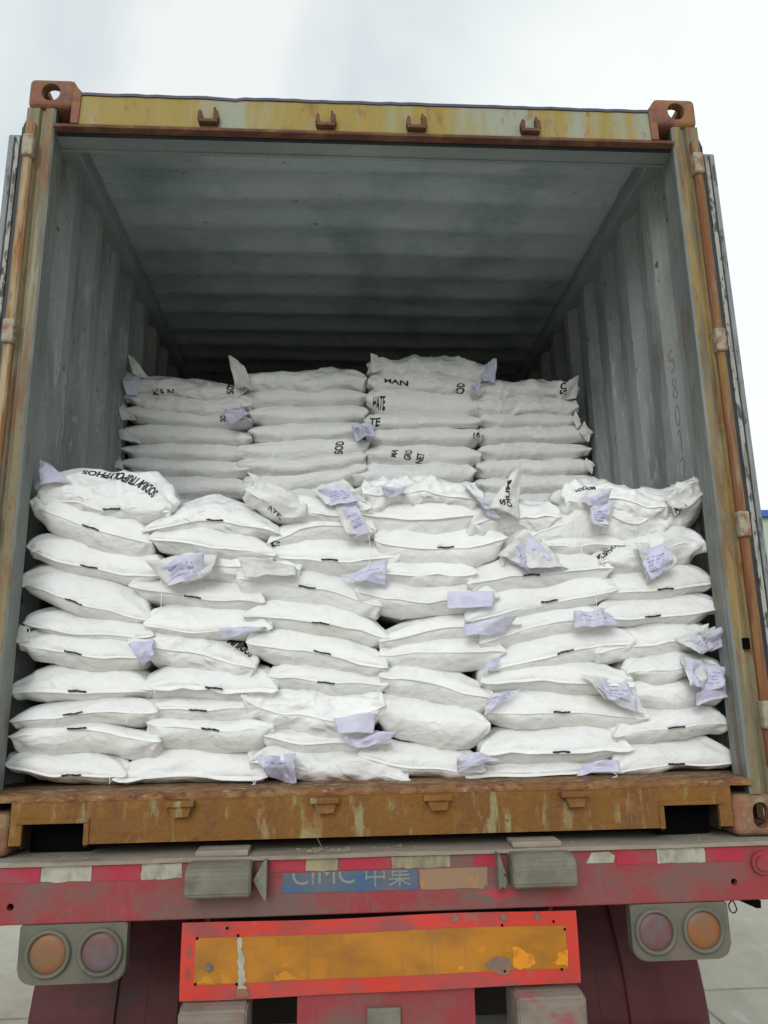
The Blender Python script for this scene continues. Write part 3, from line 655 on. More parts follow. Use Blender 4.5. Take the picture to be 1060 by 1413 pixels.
def stadium(cx, cz, w_, h_, y0, y1, n=8):
    """vertical oval hole, x-z"""
    bm = bmesh.new()
    r = w_ / 2; s = h_ / 2 - r
    pts = [(cx + r * math.cos(a), cz + s + r * math.sin(a)) for a in [math.pi * k / n for k in range(n + 1)]]
    pts += [(cx - r * math.cos(a), cz - s - r * math.sin(a)) for a in [math.pi * k / n for k in range(n + 1)]]
    prism(bm, pts, y0, y1)
    bmesh.ops.recalc_face_normals(bm, faces=bm.faces)
    return bm

def casting(sx, top, far=False):
    z0, z1 = (2.473, 2.591) if top else (0.0, 0.118)
    x0, x1 = sorted((sx * 1.057, sx * 1.219))
    y0, y1 = (-0.006, 0.172) if not far else (LEN - 0.172, LEN)
    bm = bmesh.new(); box(bm, x0, x1, y0, y1, z0, z1, 0.026, 5)
    if far:
        return bmobj('corner_casting', bm, M['casting'], C)
    cav = bmesh.new(); box(cav, x0 + .022, x1 - .022, y0 + .028, y1 - .02, z0 + (.02 if top else .028), z1 - (.028 if top else .02))
    cx = (x0 + x1) / 2
    front = stadium(cx + sx * 0.002, (z0 + z1) / 2, 0.064 if top else 0.05, 0.072 if top else 0.076, y0 - .05, y0 + .06)
    side = bmesh.new(); box(side, *(sorted((sx * 1.19, sx * 1.3))), y0 + .05, y0 + .13, (z0 + z1) / 2 - .03, (z0 + z1) / 2 + .03, .012)
    tb = bmesh.new(); box(tb, cx - .034, cx + .034, y0 + .034, y1 - .03, (z1 - .05) if top else (z0 - .05), (z1 + .05) if top else (z0 + .05), .02)
    me = boolean(bm, [cav, front, side, tb])
    return link('corner_casting', me, C, mats=M['casting' if top else 'castlow'])

for sx in (-1, 1):
    for top in (True, False):
        casting(sx, top)
        casting(sx, top, True)

# corner posts: front plate, inner return, stepped gutter
for sx in (-1, 1):
    bm = bmesh.new()
    P = [(1.219, 0.004), (1.176, 0.004), (1.170, 0.016), (1.160, 0.016), (1.154, 0.004), (1.127, 0.004), (1.121, 0.012), (1.127, 0.05), (1.136, 0.052), (1.136, 0.13), (1.219, 0.13)]
    vprism(bm, [(sx * x, y) for x, y in P], 0.118, 2.473)
    o = bmobj('corner_post', bm, [M['post'], M['postin']], C)
    for p in o.data.polygons:
        c = p.center
        if abs(p.normal.z) < .5 and abs(c.x) < 1.137 and c.y > 0.006:
            p.material_index = 1
    # hinge rod with pale hinge blocks
    bm = bmesh.new()
    vprism(bm, [(sx * x, y) for x, y in [(1.181, 0.0035), (1.181, -0.010), (1.187, -0.018), (1.203, -0.018), (1.209, -0.008), (1.209, 0.0035)]], 0.20, 2.40)
    bmobj('hinge_rod', bm, M['hinge' if sx > 0 else 'hingepale'], C)
    for z in (0.35, 0.95, 1.60, 2.30):
        h = bx('hinge', C, M['block'], *sorted((sx * 1.174, sx * 1.2115)), -0.030, 0.0025, z - .042, z + .042, .008, 3)
    # post behind: outer skin of corner
    bx('door_catch', C, M['black'], *sorted((sx * 1.150, sx * 1.173)), -0.004, 0.0035, 0.55, 0.585, .002)

# header (top rear rail) with lip, drip edge and gussets
bm = bmesh.new()
box(bm, -1.056, 1.056, 0.006, 0.11, 2.412, 2.532, .004)
hd = bmobj('door_header', bm, M['header'], C)
bm = bmesh.new()
rng = random.Random(3)
n = 60
prev = None
for i in range(n + 1):                                      # lower rusty lip, slightly beaten
    x = -1.12 + 2.24 * i / n
    j = rng.uniform(-.0012, .0012)
    ring = [bm.verts.new((x, y + j, z + j)) for y, z in [(-0.006, 2.392), (-0.008, 2.400), (0.004, 2.4115), (0.026, 2.4115), (0.026, 2.392)]]
    if prev:
        for k in range(5):
            bm.faces.new((prev[k], prev[(k + 1) % 5], ring[(k + 1) % 5], ring[k]))
    else:
        bm.faces.new(ring)
    prev = ring
bm.faces.new(prev[::-1])
bmobj('lip', bm, M['lip'], hd)
bm = bmesh.new()
prev = None
for i in range(n + 1):
    x = -1.054 + 2.108 * i / n
    j = rng.uniform(-.0018, .0018) - (.004 if 14 < i < 17 else 0)
    ring = [bm.verts.new((x, y, z + j)) for y, z in [(0.002, 2.530), (0.002, 2.541), (0.16, 2.541), (0.16, 2.5325), (0.008, 2.5325)]]
    if prev:
        for k in range(5):
            bm.faces.new((prev[k], prev[(k + 1) % 5], ring[(k + 1) % 5], ring[k]))
    else:
        bm.faces.new(ring)
    prev = ring
bm.faces.new(prev[::-1])
bmobj('top_edge', bm, M['edge'], hd)
for sx in (-1, 1):
    bm = bmesh.new()
    prism(bm, [(sx * 1.066, 2.412), (sx * 1.040, 2.412), (sx * 1.036, 2.543), (sx * 1.048, 2.556), (sx * 1.066, 2.586)], -0.001, 0.15)
    bmobj('gusset', bm, M['casting'], hd)
# rubber seal step under the header and soffit of the opening
bx('door_seal_strip', C, M['rubber'], -1.12, 1.12, 0.028, 0.040, 2.386, 2.3955, 0.002)
bx('inner_header_plate', C, M['grey'], -1.14, 1.14, 0.122, 0.135, 2.396, 2.550, 0.002)
bm = bmesh.new()
vprism_pts = [(-1.135, 0.0275), (1.135, 0.0275), (1.135, 0.1215), (-1.135, 0.1215)]
a = [bm.verts.new((x, y, 2.3965 if y < .1 else 2.402)) for x, y in vprism_pts]
b_ = [bm.verts.new((v.co.x, v.co.y, v.co.z + .004)) for v in a]
bm.faces.new(a); bm.faces.new(b_[::-1])
for i in range(4):
    bm.faces.new((a[i], b_[i], b_[(i + 1) % 4], a[(i + 1) % 4]))
bmobj('header_soffit', bm, M['grey'], C)

def lug(x, z, top):
    """U-shaped lock-rod keeper"""
    m_ = M['lip'] if top else M['sill']
    bm = bmesh.new()
    if top:
        box(bm, x - .034, x + .034, -0.020, 0.0055, z - .026, z - .013, .003)
        for s in (-1, 1):
            prism(bm, [(x + s * .021, z - .013), (x + s * .037, z - .013), (x + s * .036, z + .014), (x + s * .030, z + .024), (x + s * .022, z + .016)], -0.020, 0.0055)
        box(bm, x + .018, x + .026, -0.018, 0.0055, z - .012, z + .036, .002)
    else:
        box(bm, x - .042, x + .042, -0.036, 0.0055, z + .008, z + .024, .004)
        prism(bm, [(x - .03, z + .009), (x + .034, z + .009), (x + .026, z - .018), (x - .018, z - .02)], -0.026, 0.0055)
    bmobj('lock_bracket', bm, m_, C, smooth=False)
for x in (-0.583, -0.165, 0.163, 0.582):
    lug(x, 2.444, True)
for x in (-0.580, -0.165, 0.164, 0.572):
    lug(x, 0.118, False)

# sill with two fork pockets
rng = random.Random(5)
bm = bmesh.new()
xs = [-1.056, -1.023, -0.85, 0.846, 1.016, 1.056]
prism(bm, [(-1.056, 0.1445), (1.056, 0.1445), (1.056, 0.03), (1.016, 0.03), (1.016, 0.092), (0.846, 0.092), (0.846, 0.03), (-0.85, 0.03), (-0.85, 0.086), (-1.023, 0.086), (-1.023, 0.03), (-1.056, 0.03)], 0.0, 0.012)
sill = bmobj('door_sill', bm, M['sill'], C)
# lip round the pocket mouths
for x0, x1, zt in ((-1.023, -0.85, 0.086), (0.846, 1.016, 0.092)):
    bm = bmesh.new()
    box(bm, x0 - .016, x1 + .016, -0.006, -0.0005, zt + .001, zt + .013, .002)
    xi = x1 if x0 < 0 else x0
    s = 1 if x0 < 0 else -1
    box(bm, *sorted((xi + s * .001, xi + s * .016)), -0.006, -0.0005, 0.028, zt, .002)
    bmobj('pocket_rim', bm, M['sill'], sill)
    bm = bmesh.new()                                       # steel tunnel behind the mouth
    box(bm, x0 - .006, x0, 0.013, 2.2, 0.02, zt + .004)
    box(bm, x1, x1 + .006, 0.013, 2.2, 0.02, zt + .004)
    box(bm, x0, x1, 0.013, 2.2, zt, zt + .004)
    bmobj('fork_pocket', bm, M['dark'], sill)
    bx('pocket_shade_sheet', sill, M['black'], x0 + .001, x1 - .001, 0.075, 0.085, 0.000, zt - .001, 0)  # black sheet added across the tunnel, standing in for the shade inside
# threshold plate: worn, rounded nose
bm = bmesh.new()
n = 90
prev = None
for i in range(n + 1):
    x = -1.133 + 2.266 * i / n
    j = 0.0022 * math.sin(i * 1.7) * rng.random() + rng.uniform(-.001, .001)
    ring = [bm.verts.new((x, y, z)) for y, z in [(0.010, 0.1450), (-0.0015 + j * .5, 0.1450), (-0.0015 + j, 0.152 + j * .5), (0.004 + j, 0.159 + j), (0.016, 0.1635 + j), (0.17, 0.1665), (0.17, 0.1450)]]
    if prev:
        for k in range(7):
            bm.faces.new((prev[k], prev[(k + 1) % 7], ring[(k + 1) % 7], ring[k]))
    else:
        bm.faces.new(ring)
    prev = ring
bm.faces.new(prev[::-1])
th_ = bmobj('threshold', bm, [M['silltop'], M['lipsill']], sill)
for p in th_.data.polygons:
    if p.center.y < .012:
        p.material_index = 1
# bottom of sill, under-frame beams and cross members
bm = bmesh.new()
box(bm, -1.05, 1.05, 0.013, 0.12, 0.130, 0.1445)
for k in range(1, 15):
    y = 0.25 + k * 0.39
    box(bm, -1.12, 1.12, y, y + .045, 0.03, 0.135)
bmobj('cross_members', bm, M['dark'], C)
for sx in (-1, 1):
    bx('bottom_rail', C, M['casting'], *sorted((sx * 1.19, sx * 1.217)), 0.18, LEN - .18, 0.02, 0.16, .004)
    bx('roof_rail', C, M['grey'], *sorted((sx * 1.112, sx * 1.215)), 0.14, LEN - .1, 2.475, 2.5485, .012)
bx('floor', C, M['floor'], -1.185, 1.185, 0.171, LEN - .05, 0.138, 0.168, 0)
bx('front_wall', C, M['dark'], -1.2, 1.2, LEN - .06, LEN - .02, 0.16, 2.54, 0)  # unseen end wall, coloured dark to cut light bouncing onto the roof

def corrugated(profile, k0, k1, length, pitch, depth, flat, fn, n_len):
    pass

# side walls: trapezoidal corrugation, real thickness
for sx in (-1, 1):
    bm = bmesh.new()
    prof = []
    y = 0.1315
    prof += [(1.170, y), (1.188, .165), (1.188, .270)]
    y = 0.338
    while y < LEN - 0.28:
        prof += [(1.154, y), (1.154, y + .070), (1.188, y + .138), (1.188, y + .208)]
        y += 0.276
    prof.append((1.17, LEN - .07))
    inner = [(sx * x, yy) for x, yy in prof]
    outer = [(sx * (x + .004), yy) for x, yy in prof]
    zs = [0.161, 0.9, 1.7, 2.480]
    A = [[bm.verts.new((x, yy, z)) for x, yy in inner] for z in zs]
    B = [[bm.verts.new((x, yy, z)) for x, yy in outer] for z in zs]
    for g in range(3):
        for i in range(len(inner) - 1):
            bm.faces.new((A[g][i], A[g][i + 1], A[g + 1][i + 1], A[g + 1][i]))
            bm.faces.new((B[g][i], B[g + 1][i], B[g + 1][i + 1], B[g][i + 1]))
    for g in (0, 3):
        for i in range(len(inner) - 1):
            bm.faces.new((A[g][i], B[g][i], B[g][i + 1], A[g][i + 1]))
    bmobj('side_wall', bm, M['greywall'], C)
    # lashing ring and bead on the wall
    bm = bmesh.new()
    for z in (0.55, 1.05, 1.72):
        for yy in (0.19,):
            box(bm, *sorted((sx * 1.168, sx * 1.184)), yy - .012, yy + .012, z - .02, z + .02, .003)
    bmobj('lashing_bar', bm, M['grey'], C)

# roof: shallow cross ripples
bm = bmesh.new()
rows = []
ny = 300
xs = [-1.2, -1.10, -0.6, -0.2, 0.2, 0.6, 1.10, 1.2]
for j in range(ny + 1):
    yy = 0.138 + (LEN - .2) * j / ny
    ph = (yy - 0.60) / 0.209 % 1.0
    d = 0
    if yy > 0.42:
        d = 0.5 - 0.5 * math.cos(2 * math.pi * ph)
        d = d ** 0.6 * 0.011
    row = []
    for k, x in enumerate(xs):
        e = 0 if k in (0, len(xs) - 1) else 1
        row.append(bm.verts.new((x, yy, 2.552 - 0 + d * e + 0.004 * math.sin(x * 3 + yy * 2) * e)))
    rows.append(row)
for j in range(ny):
    for k in range(len(xs) - 1):
        bm.faces.new((rows[j][k], rows[j][k + 1], rows[j + 1][k + 1], rows[j + 1][k]))
ret = bmesh.ops.extrude_face_region(bm, geom=list(bm.faces))
for v in ret['geom']:
    if isinstance(v, bmesh.types.BMVert):
        v.co.z += 0.003
bmobj('roof', bm, M['greyroof'], C, smooth=True)

# doors folded right back along the sides
for sx in (-1, 1):
    d = bx('door', C, M['door'], *sorted((sx * 1.236, sx * 1.282)), 0.02, 1.19, 0.13, 2.375, .008, 3)
    bm = bmesh.new()
    box(bm, *sorted((sx * 1.228, sx * 1.2345)), 0.012, 1.18, 0.13, 2.40, .002)
    bmobj('gasket', bm, M['rubber'], d)
    bm = bmesh.new()
    prism(bm, [(sx * 1.2125, 0.15), (sx * 1.2275, 0.15), (sx * 1.2275, 2.40), (sx * 1.218, 2.43), (sx * 1.2125, 2.40)], 0.006, 0.03)
    bmobj('seal', bm, M['rubber'], d)
    bm = bmesh.new()
    for xx in (0.25, 0.75):
        cyl(bm, (sx * 1.305, xx, 1.25), (0, 0, 1), 0.016, 2.3, 16)
    bmobj('locking_rod', bm, M['pad'], d)
    bm = bmesh.new()
    box(bm, *sorted((sx * 1.254, sx * 1.259)), 0.0135, 0.0195, .14, 2.36, .001)
    bmobj('door_groove', bm, M['rubber'], d)
    bx('door_edge_strip', d, M['doorpale'], *sorted((sx * 1.2375, sx * 1.2525)), 0.012, 0.0195, .14, 2.36, .002)

# hand-written number down the right wall
def stroke_digits():
    S = {'5': [[(.9, 1), (.2, 1), (.15, .55), (.6, .62), (.9, .35), (.6, .02), (.1, .08)]],
         '8': [[(.5, .52), (.15, .75), (.5, 1), (.85, .75), (.5, .52), (.1, .25), (.5, 0), (.9, .25), (.5, .52)]],
         '0': [[(.5, 1), (.15, .7), (.15, .25), (.5, 0), (.85, .3), (.85, .75), (.5, 1)]],
         '1': [[(.05, .85), (.6, 1), (.62, 0)]],
         '2': [[(.1, .8), (.45, 1), (.85, .8), (.7, .5), (.45, .1), (.75, .0)]]}
    for ch, z in (('5', 1.665), ('8', 1.555), ('0', 1.445), ('1', 1.34), ('2', 1.235)):
        bm = bmesh.new()
        for st in S[ch]:
            pts = [(0, 0.306 - (px - .5) * .022, z + (pz - .5) * .085) for px, pz in st]
            pts = [(1.188 - (y_ - .27) * .5 - .0012, y_, z_) for _, y_, z_ in pts]
            tube(bm, smooth_path(pts, 5), .0010, 5)
        bmobj('number', bm, M['marker'], C)
stroke_digits()

# ------------------------------------------------------------------ trailer
T_ = thing('semi_trailer', 'dusty red semi-trailer rear under the container, with striped beam and tail lamps', 'trailer', (0, 0, -1.3))
YB = -0.05
bm = bmesh.new()
prev = None
rng = random.Random(9)
n = 70
for i in range(n + 1):
    x = -1.25 + 2.5 * i / n
    j = rng.uniform(-.0008, .0008) + .0012 * math.sin(i * .4)
    ring = [bm.verts.new((x, y, z)) for y, z in [(-0.062 + j, -0.014), (-0.062 + j, -0.006 + j), (-0.058, -0.004 + j), (6.2, -0.004), (6.2, -0.014)]]
    if prev:
        for k in range(5):
            bm.faces.new((prev[k], prev[(k + 1) % 5], ring[(k + 1) % 5], ring[k]))
    else:
        bm.faces.new(ring)
    prev = ring
bm.faces.new(prev[::-1])
bmobj('deck', bm, M['tdeck'], T_)
cut = []
for x, z in ((-1.016, -.116), (1.012, -.112)):
    c = bmesh.new(); cyl(c, (x, YB, z), (0, 1, 0), .0095, .05, 20); cut.append(c)
bm = bmesh.new()
box(bm, -1.25, 1.25, YB, YB + .09, -0.162, -0.0145, .006, 3)
beam = link('rear_beam', boolean(bm, cut), None, mats=M['tred'])
beam.parent = T_
for v in beam.data.vertices:
    v.co.z += 1.3
bm = bmesh.new()
for x in (-1.016, 1.012):
    cyl(bm, (x, YB + .03, -.114), (0, 1, 0), .016, .02, 20)
bmobj('bolt_hole', bm, M['black'], beam)

def torn(name, m_, x0, x1, z0, z1, y, parent, jag=.0015, seed=0, notch=None):
    """thin sticker with slightly uneven edges"""
    r = random.Random(seed)
    bm = bmesh.new()
    k = 7
    pts = [(x0 + (x1 - x0) * i / k, z0 + r.uniform(-jag, jag)) for i in range(k + 1)]
    pts += [(x1 + r.uniform(-jag, jag), z0 + (z1 - z0) * i / 3) for i in range(1, 3)]
    pts += [(x1 - (x1 - x0) * i / k, z1 + r.uniform(-jag, jag)) for i in range(k + 1)]
    pts += [(x0 + r.uniform(-jag, jag), z1 - (z1 - z0) * i / 3) for i in range(1, 3)]
    if notch:
        pts = notch
    prism(bm, pts, y - .0018, y - .0003)
    return bmobj(name, bm, m_, parent)
TZ0, TZ1 = -.056, -.016
segs = [(-1.25, -1.14, 'tapewhite'), (-1.14, -.942, 'tapered'), (-.940, -.805, 'tapewhite'), (-.803, -.672, 'tapered'), (-.670, -.559, 'tapewhite'),
        (-.318, -.219, 'tapered'), (-.217, -.128, 'tapeyellow'), (-.115, .022, 'tapered'), (.024, .19, 'tapeyellow'), (.258, .319, 'tapered'),
        (.672, .789, 'tapered'), (.791, .933, 'tapewhite'), (.935, 1.05, 'tapered')]
for i, (a_, b2, m_) in enumerate(segs):
    dz = .008 if -.32 < a_ < .3 else 0
    torn('reflective_tape', M[m_], a_, b2, TZ0 + dz, TZ1 + (0 if dz else 0), YB, beam, .001 if m_ == 'tapered' else .002, i)
torn('reflective_tape', M['tapewhite'], 0, 0, 0, 0, YB, beam, notch=[(.582, -.050), (.662, -.050), (.668, -.032), (.65, -.02), (.60, -.022)])
torn('name_panel', M['blue'], -.282, .099, -.104, -.051, YB, beam, .0012, 20)
torn('sticker', M['sticker'], .102, .294, -.104, -.051, YB, beam, .001, 21, notch=[(.106, -.104), (.155, -.106), (.24, -.104), (.283, -.108), (.288, -.098), (.294, -.104), (.296, -.051), (.102, -.052), (.103, -.088)])
# lettering: the tape above hides the upper third of it
def flat_text(s, x0, x1, z0, z1, y, m_, parent, off=0.02, name='lettering', clip=None):
    bm = text_bm(s, off)
    for v in bm.verts:
        v.co = Vector((x0 + v.co.x * (x1 - x0), y, z0 + v.co.y * (z1 - z0)))
    if clip is not None:
        bmesh.ops.bisect_plane(bm, geom=bm.verts[:] + bm.edges[:] + bm.faces[:], plane_co=(0, 0, clip), plane_no=(0, 0, 1), clear_outer=True)
    ret = bmesh.ops.extrude_face_region(bm, geom=list(bm.faces))
    for v in ret['geom']:
        if isinstance(v, bmesh.types.BMVert):
            v.co.y -= .0008
    return bmobj(name, bm, m_, parent)
flat_text('CIMC', -.255, -.080, -.083, -.030, YB - .0022, M['letter'], beam, 0.0, clip=-.0515)
flat_text('中集', -.050, .078, -.094, -.028, YB - .0022, M['letter'], beam, 0.0, clip=-.0515)

# grey bumper blocks, folded plates beside them, pads on the deck
for sx, x0, x1 in ((-1, -.536, -.362), (1, .353, .530)):
    bm = bmesh.new()
    vs = []
    P = [(-.052, -.010), (-.105, -.010), (-.132, -.022), (-.137, -.040), (-.135, -.084), (-.125, -.094), (-.052, -.094)]
    a = [bm.verts.new((x0, y, z)) for y, z in P]; b_ = [bm.verts.new((x1, y, z)) for y, z in P]
    bm.faces.new(a); bm.faces.new(b_[::-1])
    for i in range(len(P)):
        bm.faces.new((a[i], b_[i], b_[(i + 1) % len(P)], a[(i + 1) % len(P)]))
    bmesh.ops.bevel(bm, geom=list(bm.edges), offset=.004, segments=2, affect='EDGES')
    bmobj('bumper_block', bm, M['pad'], T_)
    bm = bmesh.new()
    xi = -.322 if sx < 0 else .318
    xo = -.358 if sx < 0 else .345
    if sx < 0:
        P = [(xi, -.008), (xi, -.108), (xi - .006, -.108), (xo, -.056), (xi - .008, -.010)]
    else:
        P = [(xi, -.006), (xi, -.100), (xi + .010, -.094), (xi + .018, -.098), (xo - .004, -.082), (xo - .006, -.070), (xi + .012, -.060), (xo - .006, -.060), (xi + .006, -.010)]
    prism(bm, P, YB - .05, YB - .0005)
    bmobj('folded_plate', bm, M['pad'], T_)
    bm = bmesh.new()
    xa, xb = (-.525, -.378) if sx < 0 else (.372, .515)
    box(bm, xa, xb, -.052, .03, -.0035, .012, .004)
    bmobj('deck_pad', bm, M['tdeck'], T_)

# tail lamps
for sx in (-1, 1):
    x0, x1 = sorted((sx * .70, sx * .985))
    bm = bmesh.new()
    r = .038
    pts = []
    for cx, cz, a0 in ((x1 - r, -.310 + r, -90), (x1 - .006, -.163 - .006, 0), (x0 + .006, -.163 - .006, 90), (x0 + r, -.310 + r, 180)):
        rr = r if cz < -.2 else .006
        for k in range(6):
            a = math.radians(a0 + 18 * k)
            pts.append((cx + rr * math.cos(a), cz + rr * math.sin(a)))
    prism(bm, pts, YB + .002, YB + .035)
    bmesh.ops.bevel(bm, geom=[e for e in bm.edges if all(v.co.y < YB + .01 for v in e.verts)], offset=.004, segments=2, affect='EDGES')
    lb = bmobj('tail_lamp', bm, M['lampbox'], T_)
    for cx, m_ in ((sx * .906, 'amber'), (sx * .768, 'redlens')):
        bm = bmesh.new()
        # ring
        prof = [(.060, .001), (.060, -.008), (.056, -.011), (.051, -.010), (.049, -.002)]
        sg = 40
        rings = [[bm.verts.new((cx + r_ * math.cos(2 * math.pi * k / sg), YB + y_, -.234 + r_ * math.sin(2 * math.pi * k / sg))) for k in range(sg)] for r_, y_ in prof]
        for i in range(len(rings) - 1):
            for k in range(sg):
                bm.faces.new((rings[i][k], rings[i][(k + 1) % sg], rings[i + 1][(k + 1) % sg], rings[i + 1][k]))
        bmobj('lamp_rim', bm, M['lampbox'], lb, smooth=True)
        bm = bmesh.new()
        prof = [(.0488, -.0015), (.044, -.005), (.03, -.007), (.012, -.0075)]
        rings = [[bm.verts.new((cx + r_ * math.cos(2 * math.pi * k / sg), YB + y_, -.234 + r_ * math.sin(2 * math.pi * k / sg))) for k in range(sg)] for r_, y_ in prof]
        for i in range(len(rings) - 1):
            for k in range(sg):
                bm.faces.new((rings[i][k], rings[i][(k + 1) % sg], rings[i + 1][(k + 1) % sg], rings[i + 1][k]))
        bm.faces.new(rings[-1])
        bmobj('lens', bm, M[m_], lb, smooth=True)

# side marker on the beam end, hook and wire loop below
bm = bmesh.new()
cyl(bm, (1.098, YB - .006, -.062), (0, 1, 0), .032, .012, 32)
cyl(bm, (1.098, YB - .012, -.062), (0, 1, 0), .022, .014, 32)
bmesh.ops.bevel(bm, geom=[e for e in bm.edges if e.calc_length() < .02], offset=.002, segments=2, affect='EDGES')
bmobj('side_marker', bm, M['tred'], T_, smooth=False)
bm = bmesh.new()
tube(bm, smooth_path([(1.012, -.03, -.163), (.999, -.03, -.175), (1.000, -.03, -.190), (1.010, -.03, -.199), (1.020, -.03, -.190), (1.016, -.03, -.175), (1.010, -.03, -.164)], 6), .0018, 6)
bmobj('wire_loop', bm, M['black'], T_)
bm = bmesh.new()
prism(bm, [(1.03, -.166), (1.09, -.166), (1.088, -.186), (1.075, -.186)], -.04, .05)
bmobj('hook_bracket', bm, M['black'], T_)

# reflector board: bent sheet, orange field in a red border
def board_z(x, t):
    """t 0 bottom .. 1 top"""
    top = -.170 + .002 * math.sin(x * 7)
    bot = -.357 + (0.003 * math.sin(x * 5 + 1)) + (.010 * max(0, x) if x > 0 else 0)
    return bot + (top - bot) * t
def board_y(x, t):
    return YB - .004 - .010 * (1 - t) * (0.5 + 0.5 * math.sin(x * 4.0 + 1)) - .003 * math.sin(x * 11 + t * 3)
def sheet(name, x0, x1, t0, t1, m_, parent, dy=0.0, th=.003, nx=40, nt_=8):
    bm = bmesh.new()
    for sgn in (0, 1):
        g = [[bm.verts.new((x0 + (x1 - x0) * i / nx, board_y(x0 + (x1 - x0) * i / nx, t0 + (t1 - t0) * j / nt_) - dy + sgn * th, board_z(x0 + (x1 - x0) * i / nx, t0 + (t1 - t0) * j / nt_))) for j in range(nt_ + 1)] for i in range(nx + 1)]
        if sgn == 0: G = g
        for i in range(nx):
            for j in range(nt_):
                bm.faces.new((g[i][j], g[i + 1][j], g[i + 1][j + 1], g[i][j + 1]))
    bm.verts.ensure_lookup_table()
    nn = (nx + 1) * (nt_ + 1)
    idx = lambda i, j: i * (nt_ + 1) + j
    for i in range(nx):
        for j in (0, nt_):
            bm.faces.new([bm.verts[q] for q in (idx(i, j), idx(i + 1, j), nn + idx(i + 1, j), nn + idx(i, j))])
    for j in range(nt_):
        for i in (0, nx):
            bm.faces.new([bm.verts[q] for q in (idx(i, j), idx(i, j + 1), nn + idx(i, j + 1), nn + idx(i, j))])
    return bmobj(name, bm, m_, parent, smooth=False)
bd = sheet('reflector_board', -.552, .542, 0, 1, M['bred'], T_)
sheet('orange_field', -.514, .508, .205, .80, M['borange'], bd, dy=.0016, th=.001)
def patch(name, m_, pts):
    bm = bmesh.new()
    r_ = random.Random(len(pts) * 7 + int(pts[0][0] * 1000))
    q = []
    for i, (x, t) in enumerate(pts):
        x2, t2 = pts[(i + 1) % len(pts)]
        for k in range(5):
            f = k / 5
            q.append((x + (x2 - x) * f + r_.uniform(-.0025, .0025), t + (t2 - t) * f + r_.uniform(-.015, .015)))
    bm.faces.new([bm.verts.new((x, board_y(x, t) - .0032, board_z(x, t))) for x, t in q])
    bmesh.ops.triangulate(bm, faces=bm.faces[:])
    bmobj(name, bm, m_, bd)
patch('bright_patch', M['bright'], [(.355, .25), (.372, .21), (.40, .24), (.418, .30), (.405, .36), (.415, .42), (.392, .44), (.38, .50), (.357, .52), (.362, .38)])
patch('bright_patch', M['bright'], [(.462, .28), (.508, .24), (.508, .50), (.492, .44), (.478, .42), (.482, .34)])
patch('bright_patch', M['bright'], [(.196, .24), (.214, .235), (.218, .29), (.203, .31)])
patch('bright_patch', M['bright2'], [(-.508, .22), (-.40, .215), (-.42, .30), (-.445, .36), (-.47, .30), (-.50, .34)])
patch('bright_patch', M['bright2'], [(-.305, .22), (-.235, .225), (-.26, .32), (-.275, .35)])
patch('grime', M['grime'], [(.29, .20), (.34, .14), (.352, .24), (.345, .36), (.31, .40), (.28, .30)])
patch('grime', M['grime'], [(-.40, .02), (-.365, .04), (-.372, .16), (-.395, .19)])
bm = bmesh.new()
for x, t in ((-.51, .8), (-.51, .22), (-.40, .82), (-.40, .2), (.33, .82), (.33, .2), (.475, .86), (.49, .2), (.505, .75), (-.43, .92)):
    bm = bmesh.new()
    cyl(bm, (x, board_y(x, t) - .002, board_z(x, t)), (0, 1, 0), .0032, .006, 10)
    bmobj('rivet', bm, M['black'], bd)
bm = bmesh.new()
cyl(bm, (-.475, board_y(-.475, .42) - .003, board_z(-.475, .42)), (0, 1, 0), .011, .008, 6)
cyl(bm, (-.475, board_y(-.475, .42) - .006, board_z(-.475, .42)), (0, 1, 0), .006, .008, 12)
bmobj('bolt', bm, M['pad'], bd)
for x in (.20, .335, .43):
    bm = bmesh.new()
    cyl(bm, (x, board_y(x, .93) - .002, board_z(x, .93)), (0, 1, 0), .009, .004, 8)
    bmobj('bolt', bm, M['pad'], bd)
# scraped bare metal and the worn maker's lines on the board's left end
bm = bmesh.new()
rr = random.Random(2)
L_ = []; R_ = []
for k in range(14):
    t = .14 + .76 * k / 13 * .86
    c = -.384 - .010 * (k / 13) + .007 * (rr.random() - .5)
    wd = .004 + .011 * (1 - k / 13) ** .5 * rr.random() + .002
    L_.append((c - wd, t)); R_.append((c + wd * .7, t))
pts = L_ + R_[::-1]
bm.faces.new([bm.verts.new((x, board_y(x, t) - .0035, board_z(x, t))) for x, t in pts])
bmobj('scrape', bm, M['tapewhite'], bd)
for zt, s_ in ((.62, .035), (.36, .02)):
    bm = bmesh.new()
    for q in range(2):
        x = -.536 + q * .008
        bm.faces.new([bm.verts.new((xx, board_y(xx, tt) - .0015, board_z(xx, tt))) for xx, tt in ((x, zt - .08), (x + .003, zt - .08), (x + .003, zt + .08), (x, zt + .08))])
    bmobj('faded_print', bm, M['lampbox'], bd)

